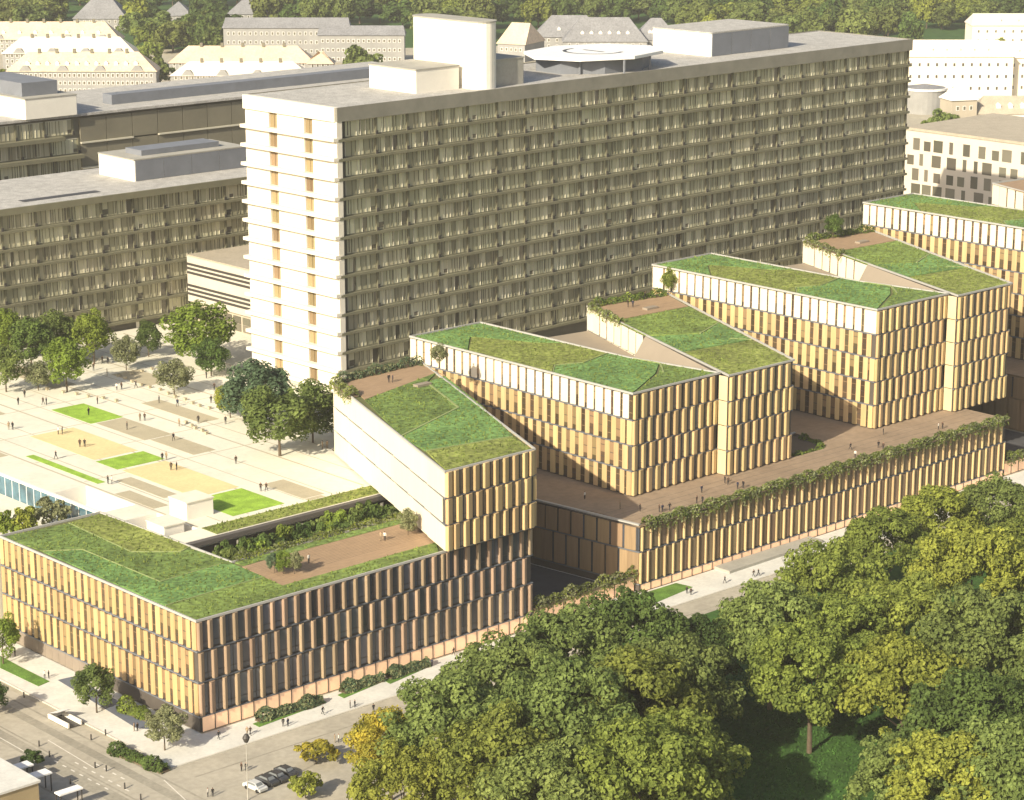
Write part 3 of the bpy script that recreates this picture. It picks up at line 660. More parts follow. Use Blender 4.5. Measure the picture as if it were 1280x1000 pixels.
# ================================================================== THE TOWER
TL, TW, TZ = 170.4, 27.0, 52.45
T = empty('hospital_tower', (263.8, 333.5, ZA), 'long fourteen storey concrete slab tower behind the green roofed blocks', 'tower', rz=R(1.55))
b = MB(); b.box((0.5, 0.62, 0), (TL - 0.5, TW - 0.4, TZ - 0.6)); b.part('core', 'tower_core', T, True)
b = MB(); b.box((-0.25, -0.35, TZ - 2.3), (TL + 0.25, 0.05, TZ + 0.25)); b.box((TL - 0.1, 0.05, TZ - 2.3), (TL + 0.25, TW, TZ + 0.25)); b.box((-0.25, TW - 0.3, TZ - 2.3), (TL - 0.1, TW + 0.1, TZ + 0.25)); b.part('parapet', 'concrete_dark', T, True)
b = MB(); b.box((-0.6, 0.05, TZ - 2.3), (0.5, TW - 0.3, TZ + 0.25)); b.part('end_parapet', 'tower_end', T, True)
b = MB(); b.box((0.5, 0.06, TZ - 0.6), (TL - 0.1, TW - 0.3, TZ + 0.1)); b.part('roof', 'gravel', T, True)
NF = 14; fh = (TZ - 2.4) / NF
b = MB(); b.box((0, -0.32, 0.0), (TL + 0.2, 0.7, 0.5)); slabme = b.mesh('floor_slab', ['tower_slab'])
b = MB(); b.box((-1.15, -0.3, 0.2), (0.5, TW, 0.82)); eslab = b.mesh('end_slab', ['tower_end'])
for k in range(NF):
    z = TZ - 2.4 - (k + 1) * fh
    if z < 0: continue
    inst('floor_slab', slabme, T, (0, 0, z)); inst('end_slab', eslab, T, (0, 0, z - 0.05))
# window bays: six curtain variants
NB = 22; bw = (TL - 2.2) / NB
def bay_mesh(seed):
    g = random.Random(seed); b = MB(); h = fh - 0.5; x = -bw / 2 + 0.28; e = bw / 2 - 0.28
    npan = g.choice((6, 7, 8)); ws = [g.uniform(0.6, 1.4) for _ in range(npan)]; t = sum(ws); ws = [v * (e - x) / t for v in ws]
    for wv in ws:
        mi = g.choices((0, 1, 2, 3), (0.42, 0.28, 0.2, 0.10))[0]
        b.face([(x, 0, 0.2), (x + wv, 0, 0.2), (x + wv, 0, h), (x, 0, h)], mi)
        if mi != 3 and g.random() < 0.45:      # a gap between curtains, or a half drawn blind
            if g.random() < 0.8:
                q = x + wv * g.uniform(0.3, 0.7); b.box((q, -0.03, 0.4), (q + wv * g.uniform(0.1, 0.25), 0.0, h - 0.05), g.choice((1, 3, 3)))
            elif g.random() < 0.4: b.box((x + 0.05, -0.03, 0.4), (x + wv - 0.05, 0.0, 0.4 + g.uniform(0.5, 1.4)), 3)
        b.box((x - 0.05, -0.1, 0.2), (x + 0.05, 0.03, h), 4 if g.random() < 0.35 else 5); x += wv
    b.box((-bw / 2 + 0.28, -0.12, h - 0.12), (e, 0.03, h), 4); b.box((-bw / 2 + 0.3, -0.15, 0), (e + 0.05, 0.05, 0.2), 5)
    b.box((e + 0.02, -0.3, 0.0), (e + 0.5, 0.06, h), 5); b.box((e + 0.0, -0.5, 0.0), (e + 0.52, -0.3, 0.7), 6)
    return b.mesh('window_bay', ['curtain_a', 'curtain_b', 'curtain_c', 'tower_glass', 'mullion', 'tower_slab', 'frame_dark'])
bays = [bay_mesh(100 + i) for i in range(14)]
for k in range(NF):
    z = TZ - 2.4 - (k + 1) * fh + 0.5
    for i in range(NB):
        if z < 0.5 or (k >= 13 and i > 2): continue
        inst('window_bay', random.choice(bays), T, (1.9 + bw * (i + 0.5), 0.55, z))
b = MB(); b.box((-0.3, -0.22, 0), (0.95, 1.3, TZ - 2.3)); b.part('corner_pier', 'tower_end', T, True)
b = MB(); b.box((-0.02, 0, 0), (0.5, 0.3, fh)); 
# short end wall: panels and two columns of narrow windows per floor
secs = [(1.3, TW * 0.255), (TW * 0.345, TW * 0.635), (TW * 0.725, TW - 0.4)]; wn = [(TW * 0.255, TW * 0.345), (TW * 0.635, TW * 0.725)]
pmn = []
for a, c in secs:
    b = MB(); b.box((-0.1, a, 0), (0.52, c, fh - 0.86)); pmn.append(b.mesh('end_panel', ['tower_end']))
wmn = []
for a, c in wn:
    b = MB(); b.box((0.30, a, 0), (0.52, c, fh - 0.86)); b.box((0.18, (a + c) / 2 - 0.06, 0), (0.3, (a + c) / 2 + 0.06, fh - 0.9)); wmn.append(b.mesh('end_window', ['end_window']))
for k in range(NF):
    z = TZ - 2.4 - (k + 1) * fh + 0.8
    if z < 0: continue
    for me in pmn: inst('end_panel', me, T, (0, 0, z))
    for me in wmn: inst('end_window', me, T, (0, 0, z))
b = MB(); b.box((-0.1, 0, 0), (0.5, TW - 0.4, 0.5)); b.part('plinth', 'tower_end', T, True)
# ends of the ledges at the far right
ZT = ZA + TZ + 0.1
def rounded(x0, y0, x1, y1, r, n=5):
    pts = []
    for cx, cy, a0 in ((x1 - r, y0 + r, -90), (x1 - r, y1 - r, 0), (x0 + r, y1 - r, 90), (x0 + r, y0 + r, 180)):
        for k in range(n + 1): t = R(a0 + 90 * k / n); pts.append((cx + r * math.cos(t), cy + r * math.sin(t)))
    return pts
def roofbox(name, x0, y0, x1, y1, h, label, m1='white_render', m2=None, rad=0.5, zz=None, cat='plant room'):
    z = ZT if zz is None else zz
    r = empty(name, (x0, y0, z), label, cat, rz=R(1.55) if zz is None else 0)
    b = MB(); b.prism(rounded(0, 0, x1 - x0, y1 - y0, rad), 0, h); b.part('wall', m1, r, True)
    b = MB(); b.prism(rounded(-0.12, -0.12, x1 - x0 + 0.12, y1 - y0 + 0.12, rad), h, h + 0.25); b.part('roof', m2 or 'concrete', r, True); return r
q = P(600, 113, ZT); roofbox('lift_tower', q[0], q[1], q[0] + 5.8, q[1] + 20.5, 12.6, 'tall white lift tower with rounded corners on the tower roof', rad=2.7, cat='lift tower')
q = P(518, 117, ZT); roofbox('plant_room', q[0], q[1] - 0.4, q[0] + 11.2, q[1] + 13, 4.3, 'low white box in front of the lift tower on the tower roof', rad=0.2)
q = P(626, 109, ZT); roofbox('plant_room', q[0] - 1, q[1] + 1, q[0] + 7.2, q[1] + 9, 5.0, 'grey plant box behind the lift tower', 'concrete', rad=0.2)
q = P(888, 71, ZT); rb2 = roofbox('plant_room', q[0], q[1], q[0] + 26, q[1] + 17, 4.9, 'large white plant room at the right end of the tower roof', 'white_render', 'gravel', rad=0.6)
pd2 = MB(); pd2.box((0.05, -0.12, 0.05), (6.3, -0.02, 4.8)); pdm2 = pd2.mesh('dark_panel', ['plant_grey'])
for k in range(4): inst('dark_panel', pdm2, rb2, (0.35 + k * 6.4, 0, 0))
# helicopter deck
hx, hy = P(742, 65, 72.0); r = empty('helipad', (hx, hy, ZT), 'white octagonal helicopter deck raised above the tower roof', 'helipad')
b = MB(); b.prism([(16.2 * math.cos(R(22.5 + 45 * k - 25)), 12.5 * math.sin(R(22.5 + 45 * k - 25))) for k in range(8)], 2.9, 3.5); b.part('deck', 'white_metal', r, True)
b = MB(); b.prism([(13.5 * math.cos(R(45 * k - 25)), 10.0 * math.sin(R(45 * k - 25))) for k in range(8)], 0, 2.6); b.part('substructure', 'plant_grey', r, True)
b = MB()
for k in range(24):
    a0, a1 = R(15 * k), R(15 * (k + 1)); 
    if 6 <= k < 20: b.prism([(5.6 * math.cos(a0), 5.6 * math.sin(a0)), (5.6 * math.cos(a1), 5.6 * math.sin(a1)), (6.4 * math.cos(a1), 6.4 * math.sin(a1)), (6.4 * math.cos(a0), 6.4 * math.sin(a0))], 3.5, 3.512)
b.box((-0.4, -3, 3.5), (0.4, 3, 3.512)); b.part('landing_mark', 'frame_dark', r, True)
lm = MB(); lm.tube((0, 0, 0), (0, 0, 2.9), 0.25, 0.25, 6); lme = lm.mesh('leg', ['plant_grey'])
for k in range(8): inst('leg', lme, r, (11.8 * math.cos(R(45 * k + 32)), 11.8 * math.sin(R(45 * k + 32)), 0))

# ================================================================== BUILDINGS LEFT AND BEHIND
b1 = building('clinic_wing', (150, 403.6, ZA), 'long dark clinic wing with curtained windows at the left, behind the plaza trees', 'hospital wing')
x0, x1, z1 = 150.0, 335.0, 44.5
b = MB(); b.box((x0, 404.6, ZA), (x1, 436, z1 - 0.5)); b.part('core', 'tower_core', b1)
b = MB(); b.box((x0, 403.3, z1 - 1.1), (x1, 403.9, z1 + 0.2)); b.part('parapet', 'tower_slab', b1)
b = MB(); b.box((x0, 403.9, z1 - 0.5), (x1, 436, z1)); b.part('roof', 'gravel', b1)
nf = 7; fh2 = (z1 - 1.1 - ZA - 1.5) / nf
b = MB(); b.box((x0, 403.55, 0), (x1, 405, 0.5)); sm = b.mesh('floor_slab', ['tower_slab'])
for k in range(nf):
    z = z1 - 1.1 - (k + 1) * fh2; o = inst('floor_slab', sm, b1, Vector((0, 0, z)) - Vector((150, 403.6, ZA)))
    for i in range(19):
        inst('window_bay', random.choice(bays), b1, (x0 + 40 + bw * (i + 0.5) - 150, 0.9, z + 0.5 - ZA), 0, (1, 1, (fh2 - 0.5) / (fh - 0.5)))
b = MB(); b.box((244, 409, z1), (262, 411.4, z1 + 0.05)); b.part('roof_slot', 'frame_dark', b1)
q = P(168, 227, 44.5); rb = roofbox('plant_room', q[0], q[1], q[0] + 29, q[1] + 13.5, 4.4, 'white plant room with a grey front on the clinic wing roof', 'white_render', 'concrete', 0.3, 44.5)
b = MB(); b.box((q[0] + 4, q[1] + 3, 49.1), (q[0] + 24, q[1] + 9, 50.3)); b.part('upper_duct', 'plant_grey', rb)
# dark panelled north side of the box
pd = MB(); pd.box((0.05, -0.12, 0.05), (7.1, -0.02, 4.3)); pdm = pd.mesh('dark_panel', ['plant_grey'])
for k in range(4): inst('dark_panel', pdm, rb, (0.3 + k * 7.15, 0, 0))
lk = building('link_building', (278.3, 361, ZA), 'low pale link building with dark horizontal slits beside the white tower end', 'link building')
b = MB(); b.box((278.3, 361, ZA + 4.2), (300, 403, 30)); b.part('wall', 'link_wall', lk); b = MB(); b.box((278.2, 360.9, 30), (300, 402.9, 30.3)); b.part('roof', 'gravel_tan', lk)
b = MB(); b.box((279, 362, ZA), (300, 403, ZA + 4.2)); b.part('ground_floor', 'taupe_wall', lk)
for k, z in enumerate((28.1, 27.2, 26.3, 23.6, 22.7, 21.8)):
    b = MB(); b.box((278.22, 361, z), (278.34, 403, z + 0.5)); b.part('slit', 'frame_dark', lk)
wm_ = MB(); wm_.box((-0.03, 0, 0), (0.06, 2.6, 1.5)); wme_ = wm_.mesh('window', ['tower_glass'])
for z in (18.2, ZA + 0.4):
    for k in range(10): inst('window', wme_, lk, (0.6 if z < 20 else -0.05, 2 + k * 3.2, z - ZA))
q = P(168, 408, ZA); m_ = MB(); m_.tube((0, 0, 0), (0, 0, 7.4), 1.35, 1.35, 20); m_.tube((0, 0, 7.4), (0, 0, 7.6), 1.45, 1.45, 20)
o = bpy.data.objects.new('vent_column', m_.mesh('vent_column', ['white_render'])); COL.objects.link(o); o.location = (q[0], q[1], ZA); tag(o, 'pale round vent column among the plaza trees', 'column')
b2 = building('clinic_block', (240, 477, 0), 'brown clinic block with blank wall panels behind the clinic wing', 'hospital wing')
b = MB(); b.box((200, 478.5, 0), (420, 515, 49.6)); b.part('core', 'brown_wall', b2)
b = MB(); b.box((200, 477.2, 49.6), (420, 515, 50.2)); b.part('roof', 'gravel', b2)
wp = MB(); wp.box((0.08, 0, 0), (7.2, 0.6, 5.6)); wpm = wp.mesh('wall_panel', ['brown_wall']); lg = MB(); lg.box((0, -0.5, 0), (7.3, 0.4, 0.35)); lgm = lg.mesh('ledge', ['mullion'])
for i in range(16):
    for k in range(4):
        x = 301 + i * 7.3; z = 49.4 - (k + 1) * 6.0
        inst('wall_panel', wpm, b2, (x - 240, 0.8, z)); 
        if k and i % 5 != 2: inst('ledge', lgm, b2, (x - 240, 0.8, z + 5.65))
for k in range(5):
    z = 49.0 - (k + 1) * 4.6
    m_ = MB(); m_.box((200, 476.2, z), (296 + k * 5, 478.6, z + 0.9)); m_.part('floor_slab', 'tower_slab', b2)
    for i in range(8): inst('window_bay', random.choice(bays), b2, (204 + 34 + bw * (i + 0.5) + 1.4 * k - 240, 1.2, z + 0.9), 0, (1, 1, 3.6 / (fh - 0.6)))
q = P(140, 131, 50.2); b = MB(); b.box((q[0], q[1], 50.2), (q[0] + 120, q[1] + 4, 52.6)); b.part('roof_upstand', 'plant_grey', b2)
for (x, y, sx, sy, h, lab) in ((32, 150, 12, 30, 4.6, 'white roof box on the brown clinic block at the left picture edge'),):
    q = P(x, y, 50.2); rb = roofbox('plant_room', q[0], q[1], q[0] + 14, q[1] + sy, h, lab, 'white_render', 'concrete', 0.2, 50.2)
    b = MB(); b.box((1.5, 3.5, h + 0.25), (11, 26, h + 3.4)); b.part('upper_box', 'plant_grey', rb, True)

# ---- far houses ------------------------------------------------------------------
def winrow(root, x0, x1, n, zs, y, m='white_metal', ww=1.2, wh=1.6, d=0.08):
    b = MB(); st = (x1 - x0) / n
    for z in zs:
        for i in range(n):
            x = x0 + st * (i + 0.5); b.box((x - ww / 2, y - d, z), (x + ww / 2, y + 0.05, z + wh), 0); b.box((x - ww / 2 + 0.15, y - d - 0.04, z + 0.15), (x + ww / 2 - 0.15, y - d + 0.02, z + wh - 0.15), 1)
    o = b.part('windows', [m, 'tower_glass'], root, True); o['kind'] = 'stuff'; return o
def house(name, px, z, L, W, eave, ridge, label, wall='grey_wall', roof='tile_orange', rz=0.0, hip=0.6, nwin=10, storeys=3, dormers=0, chimneys=0, gables=0, group=None, cat='house', flat=False):
    """front left corner at the image point; local X runs across the picture"""
    q = P(px[0], px[1], z)
    r = empty(name, (q[0], q[1], z), label, cat, group, YAW + rz)
    b = MB(); b.box((0, 0, -1), (L, W, eave)); b.part('wall', wall, r, True)
    o = 0.6; e = eave
    if flat:
        b = MB(); b.box((-o, -o, e), (L + o, W + o, e + 0.6)); b.part('roof', roof, r, True)
    else:
        hx = W * hip; b = MB(); A_ = [(-o, -o, e), (L + o, -o, e), (L + o, W + o, e), (-o, W + o, e)]; r0, r1 = (hx, W / 2, ridge), (L - hx, W / 2, ridge)
        b.face([A_[0], A_[1], r1, r0]); b.face([A_[2], A_[3], r0, r1]); b.face([A_[1], A_[2], r1]); b.face([A_[3], A_[0], r0]); b.face(A_[::-1]); rf = b.part('roof', roof, r, True)
    st = eave / storeys
    winrow(r, 1, L - 1, nwin, [0.8 + st * k for k in range(storeys)], 0.0)
    if dormers:
        d = MB(); d.box((-0.8, 0, 0), (0.8, 2.2, 1.7)); d.face([(-1, -0.15, 1.7), (1, -0.15, 1.7), (0, -0.15, 2.6)]); d.face([(-1, -0.15, 1.7), (0, -0.15, 2.6), (0, 3, 2.6), (-1, 2.2, 1.7)]); d.face([(0, -0.15, 2.6), (1, -0.15, 1.7), (1, 2.2, 1.7), (0, 3, 2.6)])
        dm = d.mesh('dormer', ['white_render'])
        for k in range(dormers): inst('dormer', dm, rf, (W * 0.5 + (L - W) * (k + 0.5) / dormers, W * 0.13, eave + (ridge - eave) * 0.22))
    if gables:
        g = MB(); s = 3.0; g.face([(-s, -0.7, 0), (s, -0.7, 0), (s * 0.35, -0.7, 2.4), (-s * 0.35, -0.7, 2.4)]); g.face([(-s, -0.7, 0), (-s * 0.35, -0.7, 2.4), (-s * 0.35, 3, 2.4), (-s, 3, 0)]); g.face([(s, -0.7, 0), (s, 3, 0), (s * 0.35, 3, 2.4), (s * 0.35, -0.7, 2.4)]); g.face([(-s * .35, -0.7, 2.4), (s * .35, -0.7, 2.4), (s * .35, 3, 2.4), (-s * .35, 3, 2.4)])
        gme_ = g.mesh('gable', [wall])
        for k in range(gables): inst('gable', gme_, r, (L * (k + 0.5) / gables, 0.3, eave - 0.1))
    if chimneys:
        c = MB(); c.box((-0.6, -0.6, 0), (0.6, 0.6, 1.8)); cm_ = c.mesh('chimney', ['brown_wall'])
        for k in range(chimneys): inst('chimney', cm_, rf, (W * 0.7 + (L - 1.4 * W) * (k + 0.5) / chimneys, W * 0.48, ridge - 0.5))
    return r
house('terrace_house', (10, 118), 0, 62, 13, 9.5, 17, 'front terrace row with orange roof and white dormers at upper left', dormers=12, chimneys=6, gables=4, nwin=30)
house('terrace_house', (4, 88), 0, 60, 13, 7.5, 14.5, 'middle terrace row with a pale roof at upper left', roof='tile_pale', chimneys=6, gables=4, nwin=26)
house('terrace_house', (-22, 68), 0, 66, 13, 7, 15, 'rearmost terrace row with orange roof and paired dormers at upper left', dormers=7, chimneys=6, gables=4, nwin=26)
house('terrace_house', (214, 116), 0, 58, 12, 7.0, 12.5, 'front terrace row with pale orange roof left of the lift tower', roof='tile_pale', chimneys=5, gables=4, nwin=24)
house('terrace_house', (212, 96), 0, 64, 13, 6.0, 13, 'rear terrace row with pale orange roof left of the lift tower', roof='tile_orange', chimneys=5, nwin=24)
house('terrace_house', (385, 100), 0, 11, 11, 7.0, 12, 'small orange roofed end house right of the terrace rows', roof='tile_orange', nwin=4)
house('school_building', (280, 68), 0, 60, 11, 12.5, 17, 'long grey school building with white window pairs behind the terraces', roof='slate', nwin=22, hip=0.05, cat='school')
house('school_building', (398, 78), 0, 40, 11, 12.5, 16.5, 'grey school wing with white window pairs beside the lift tower', roof='slate', nwin=16, hip=0.05, cat='school')
house('villa', (92, 38), 0, 28, 22, 6, 17, 'grey villa with a tall slate roof above the left terraces', roof='slate', nwin=8, storeys=2, hip=0.45, chimneys=2)
house('villa', (203, 34), 0, 16, 16, 6, 13, 'small villa with a domed grey roof among the trees', roof='slate', nwin=5, storeys=2, hip=0.5)
house('villa', (284, 32), 0, 20, 22, 6, 16, 'villa with a crossed grey roof above the school building', roof='slate', nwin=6, storeys=2, hip=0.5)
house('villa', (622, 76), 0, 14, 22, 8, 17, 'house with an orange lit gable right of the lift tower', roof='tile_orange', nwin=5, storeys=2, rz=R(-25), hip=0.1)
house('villa', (668, 62), 0, 34, 14, 6, 16, 'long slate roofed house behind the left side of the helipad', roof='slate', nwin=8, storeys=2, dormers=2)
house('villa', (704, 68), 0, 40, 14, 6, 17, 'slate roofed house with a row of white dormers behind the helipad', roof='slate', nwin=10, storeys=2, dormers=6)
house('villa', (792, 66), 0, 22, 14, 6, 16, 'slate roofed house with white dormers beside the right plant room', roof='slate', nwin=8, storeys=2, dormers=5)
# bright buildings at the right
house('apartment_house', (1128, 130), 0, 44, 16, 19, 25, 'large cream apartment house right of the tower, with a row of roof lights', wall='cream_wall', roof='tile_pale', nwin=12, storeys=4, dormers=5, hip=0.3, cat='apartment house')
house('apartment_house', (1222, 128), 0, 46, 16, 18, 24, 'cream apartment house at the right picture edge with dormers', wall='cream_wall', roof='tile_pale', nwin=12, storeys=4, dormers=6, hip=0.1, cat='apartment house')
house('apartment_house', (1214, 66), 0, 60, 18, 13, 18, 'pale apartment house high at the right picture edge', wall='cream_wall', roof='tile_pale', nwin=14, storeys=3, dormers=5, hip=0.1, cat='apartment house')
house('corner_pavilion', (1188, 172), 0, 10, 10, 13.5, 19, 'tall narrow pavilion with a white pyramid roof right of the tower', wall='taupe_wall', roof='white_render', nwin=3, storeys=3, hip=0.5, cat='pavilion', rz=R(15))
house('mansard_house', (1218, 170), 0, 44, 13, 8, 14, 'tan roofed house with white dormers behind the checkered block', wall='white_render', roof='gravel_tan', nwin=12, storeys=2, dormers=7, hip=0.3)
q = P(1155, 140, 0); r = empty('round_hall', (q[0], q[1], 0), 'round grey hall with a white rim beside the right end of the tower', 'round hall')
b = MB(); b.tube((0, 0, 0), (0, 0, 9), 8.5, 8.5, 28); b.part('wall', 'grey_wall', r, True); b = MB(); b.tube((0, 0, 9), (0, 0, 9.8), 8.9, 8.9, 28); b.part('rim', 'white_metal', r, True); b = MB(); b.tube((0, 0, 9.8), (0, 0, 11), 8.0, 1, 28); b.part('roof', 'slate', r, True)
# checkered block: its side looks left, the tower shades most of it
ck = building('checkered_block', (508.5, 340, 0), 'white block with scattered square dark windows behind the right green roof', 'office block')
b = MB(); b.box((508.5, 330, 0), (548, 397, 35)); b.part('wall', 'check_wall', ck); b = MB(); b.box((508.2, 329.7, 35), (548.3, 397.3, 35.7)); b.part('roof', 'gravel_tan', ck)
def ckw(w_, h_):
    b = MB(); b.box((-0.06, -w_ / 2, 0), (0.12, w_ / 2, h_)); b.box((-0.1, -w_ / 2, h_ - 0.35), (0.0, w_ / 2, h_)); return b.mesh('window', ['tower_glass'])
cws = [ckw(2.2, 3.2), ckw(1.2, 3.2), ckw(3.0, 3.2), ckw(2.2, 2.6)]
for k in range(8):
    y = 331.5 + (k % 2) * 1.8
    while y < 395:
        inst('window', random.choice(cws), ck, (0, y - 340 + 1, 34 - (k + 1) * 4.1)); y += random.choice((3.6, 4.3, 5.0))
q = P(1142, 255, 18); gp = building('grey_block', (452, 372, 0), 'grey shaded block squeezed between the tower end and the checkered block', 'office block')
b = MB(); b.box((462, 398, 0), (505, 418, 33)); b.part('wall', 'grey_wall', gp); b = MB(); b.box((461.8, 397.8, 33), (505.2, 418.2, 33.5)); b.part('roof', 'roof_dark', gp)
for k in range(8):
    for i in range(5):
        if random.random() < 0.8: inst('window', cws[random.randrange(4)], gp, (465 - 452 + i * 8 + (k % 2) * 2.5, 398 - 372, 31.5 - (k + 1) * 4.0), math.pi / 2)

# bottom-left low building and street bits
q = P(48, 977, 4.5); lb = building('low_shop', (q[0] - 20, q[1], 0), 'low building with a pale flat roof at the bottom left corner', 'shop building')
b = MB(); b.box((q[0] - 20, q[1], 0), (q[0], q[1] + 16, 4.4)); b.part('wall', 'brick_tan', lb); b = MB(); b.box((q[0] - 20.2, q[1] - 0.2, 4.4), (q[0] + 0.2, q[1] + 16, 4.7)); b.part('roof', 'pavement', lb)
b = MB(); b.box((q[0] - 12, q[1] + 4, 4.7), (q[0] - 10.8, q[1] + 5, 5.5)); b.part('roof_vent', 'white_metal', lb)
def canopy(px, label, sx=2.6, sy=1.7):
    q = P(px[0], px[1], 2.4); r = empty('shelter', (q[0], q[1], 0), label, 'shelter', 'small white street shelters', 0.0)
    b = MB(); b.box((-sx / 2, -sy / 2, 2.4), (sx / 2, sy / 2, 2.6)); b.part('roof', 'white_metal', r, True)
    pm2 = MB(); pm2.box((-0.06, -0.06, 0), (0.06, 0.06, 2.4)); pmm = pm2.mesh('post', ['frame_dark'])
    for i in (-1, 1):
        for j in (-1, 1): inst('post', pmm, r, (i * (sx / 2 - 0.15), j * (sy / 2 - 0.15), 0))
canopy((27, 958), 'white street shelter nearest the pale flat roof at bottom left'); canopy((50, 968), 'white street shelter beside the round bush at bottom left'); canopy((86, 989), 'white street shelter at the bottom edge by the dashed road lines', 3.4, 1.3)
# stair down to the underground
q = P(82, 902, 0.12); r = empty('stair_entrance', (q[0], q[1], 0.12), 'white walled stair down into the ground on the left pavement', 'stair entrance'); r.scale = (0.8, 0.8, 0.6)
b = MB(); b.box((-1.4, -3, 0), (-1.1, 3.4, 1.1)); b.box((1.1, -3, 0), (1.4, 3.4, 1.1)); b.box((-1.1, 3.1, 0), (1.1, 3.4, 1.1)); b.part('parapet', 'white_render', r, True)
b = MB(); b.box((-1.1, -3, 0.03), (1.1, 3.1, 0.05)); b.part('stair_dark_sheet', 'frame_dark', r, True)  # flat dark sheet paints the darkness of the stair opening
b = MB(); b.face([(-1.4, 3.4, 1.15), (1.4, 3.4, 1.15), (1.4, 0.2, 2.6), (-1.4, 0.2, 2.6)]); b.face([(-1.4, 3.4, 1.1), (-1.4, 0.2, 2.5), (1.4, 0.2, 2.5), (1.4, 3.4, 1.1)]); b.part('canopy', 'white_metal', r, True)
# lamp post with a dark round head
q = P(310, 1000, 0); r = empty('street_lamp', (q[0], q[1], 0), 'slim street lamp with a dark oval head by the parked cars', 'street lamp')
b = MB(); b.tube((0, 0, 0), (0, 0, 8.0), 0.09, 0.06, 7); b.part('pole', 'concrete', r, True)
b = MB(); b.tube((0, 0, 7.9), (0, 0, 8.5), 0.25, 0.5, 10); b.tube((0, 0, 8.5), (0, 0, 9.0), 0.5, 0.2, 10); b.part('lamp_head', 'frame_dark', r, True)

# parked cars
def car(px, m, label, rz):
    q = P(px[0], px[1], 0); r = empty('parked_car', (q[0], q[1], 0), label, 'car', 'cars parked in the corner lot', rz); r.scale = (0.78, 0.76, 0.8)
    b = MB(); Lc, Wc = 2.15, 0.88
    prof = [(-Lc, 0.35), (-Lc, 0.75), (-Lc + 0.25, 0.92), (-1.3, 0.98), (-0.75, 1.42), (0.85, 1.46), (1.55, 1.02), (Lc - 0.1, 0.92), (Lc, 0.7), (Lc, 0.35)]
    n = len(prof)
    def yy(z): return Wc if z < 1.0 else Wc * 0.78
    for k in range(n):
        j = (k + 1) % n; a, c = prof[k], prof[j]
        b.face([(a[0], -yy(a[1]), a[1]), (a[0], yy(a[1]), a[1]), (c[0], yy(c[1]), c[1]), (c[0], -yy(c[1]), c[1])], 0)
    for s in (-1, 1):
        f = [(x, s * yy(z), z) for x, z in prof]; b.face(f[::-1] if s > 0 else f, 0)
    b.part('body', m, r, True)
    g = MB(); g.face([(-1.25, -0.66, 1.03), (-1.25, 0.66, 1.03), (-0.8, 0.58, 1.40), (-0.8, -0.58, 1.40)]); g.face([(1.5, 0.66, 1.07), (1.5, -0.66, 1.07), (0.92, -0.58, 1.44), (0.92, 0.58, 1.44)])
    for s in (-1, 1): g.face([(-1.0, s * 0.83, 1.05), (1.2, s * 0.83, 1.08), (0.8, s * 0.73, 1.38), (-0.65, s * 0.73, 1.36)])
    g2 = g.part('windows', 'car_glass', r, True); g2.location = (0, 0, 0.015)
    wmsh = MB(); wmsh.tube((0, -0.11, 0), (0, 0.11, 0), 0.33, 0.33, 12); wme2 = wmsh.mesh('wheel', ['tyre'])
    for x in (-1.3, 1.3):
        for y in (-0.8, 0.8): inst('wheel', wme2, r, (x, y, 0.33))
cr = R(96)
car((319, 987), 'car_white', 'white car, first in the row of parked cars', cr); car((334, 979.5), 'car_black', 'black car parked right next to the white car', cr)
car((346, 975), 'car_black', 'black car, third in the row of parked cars', cr); car((357.5, 968.5), 'car_black', 'black car at the upper right end of the parked row', cr)

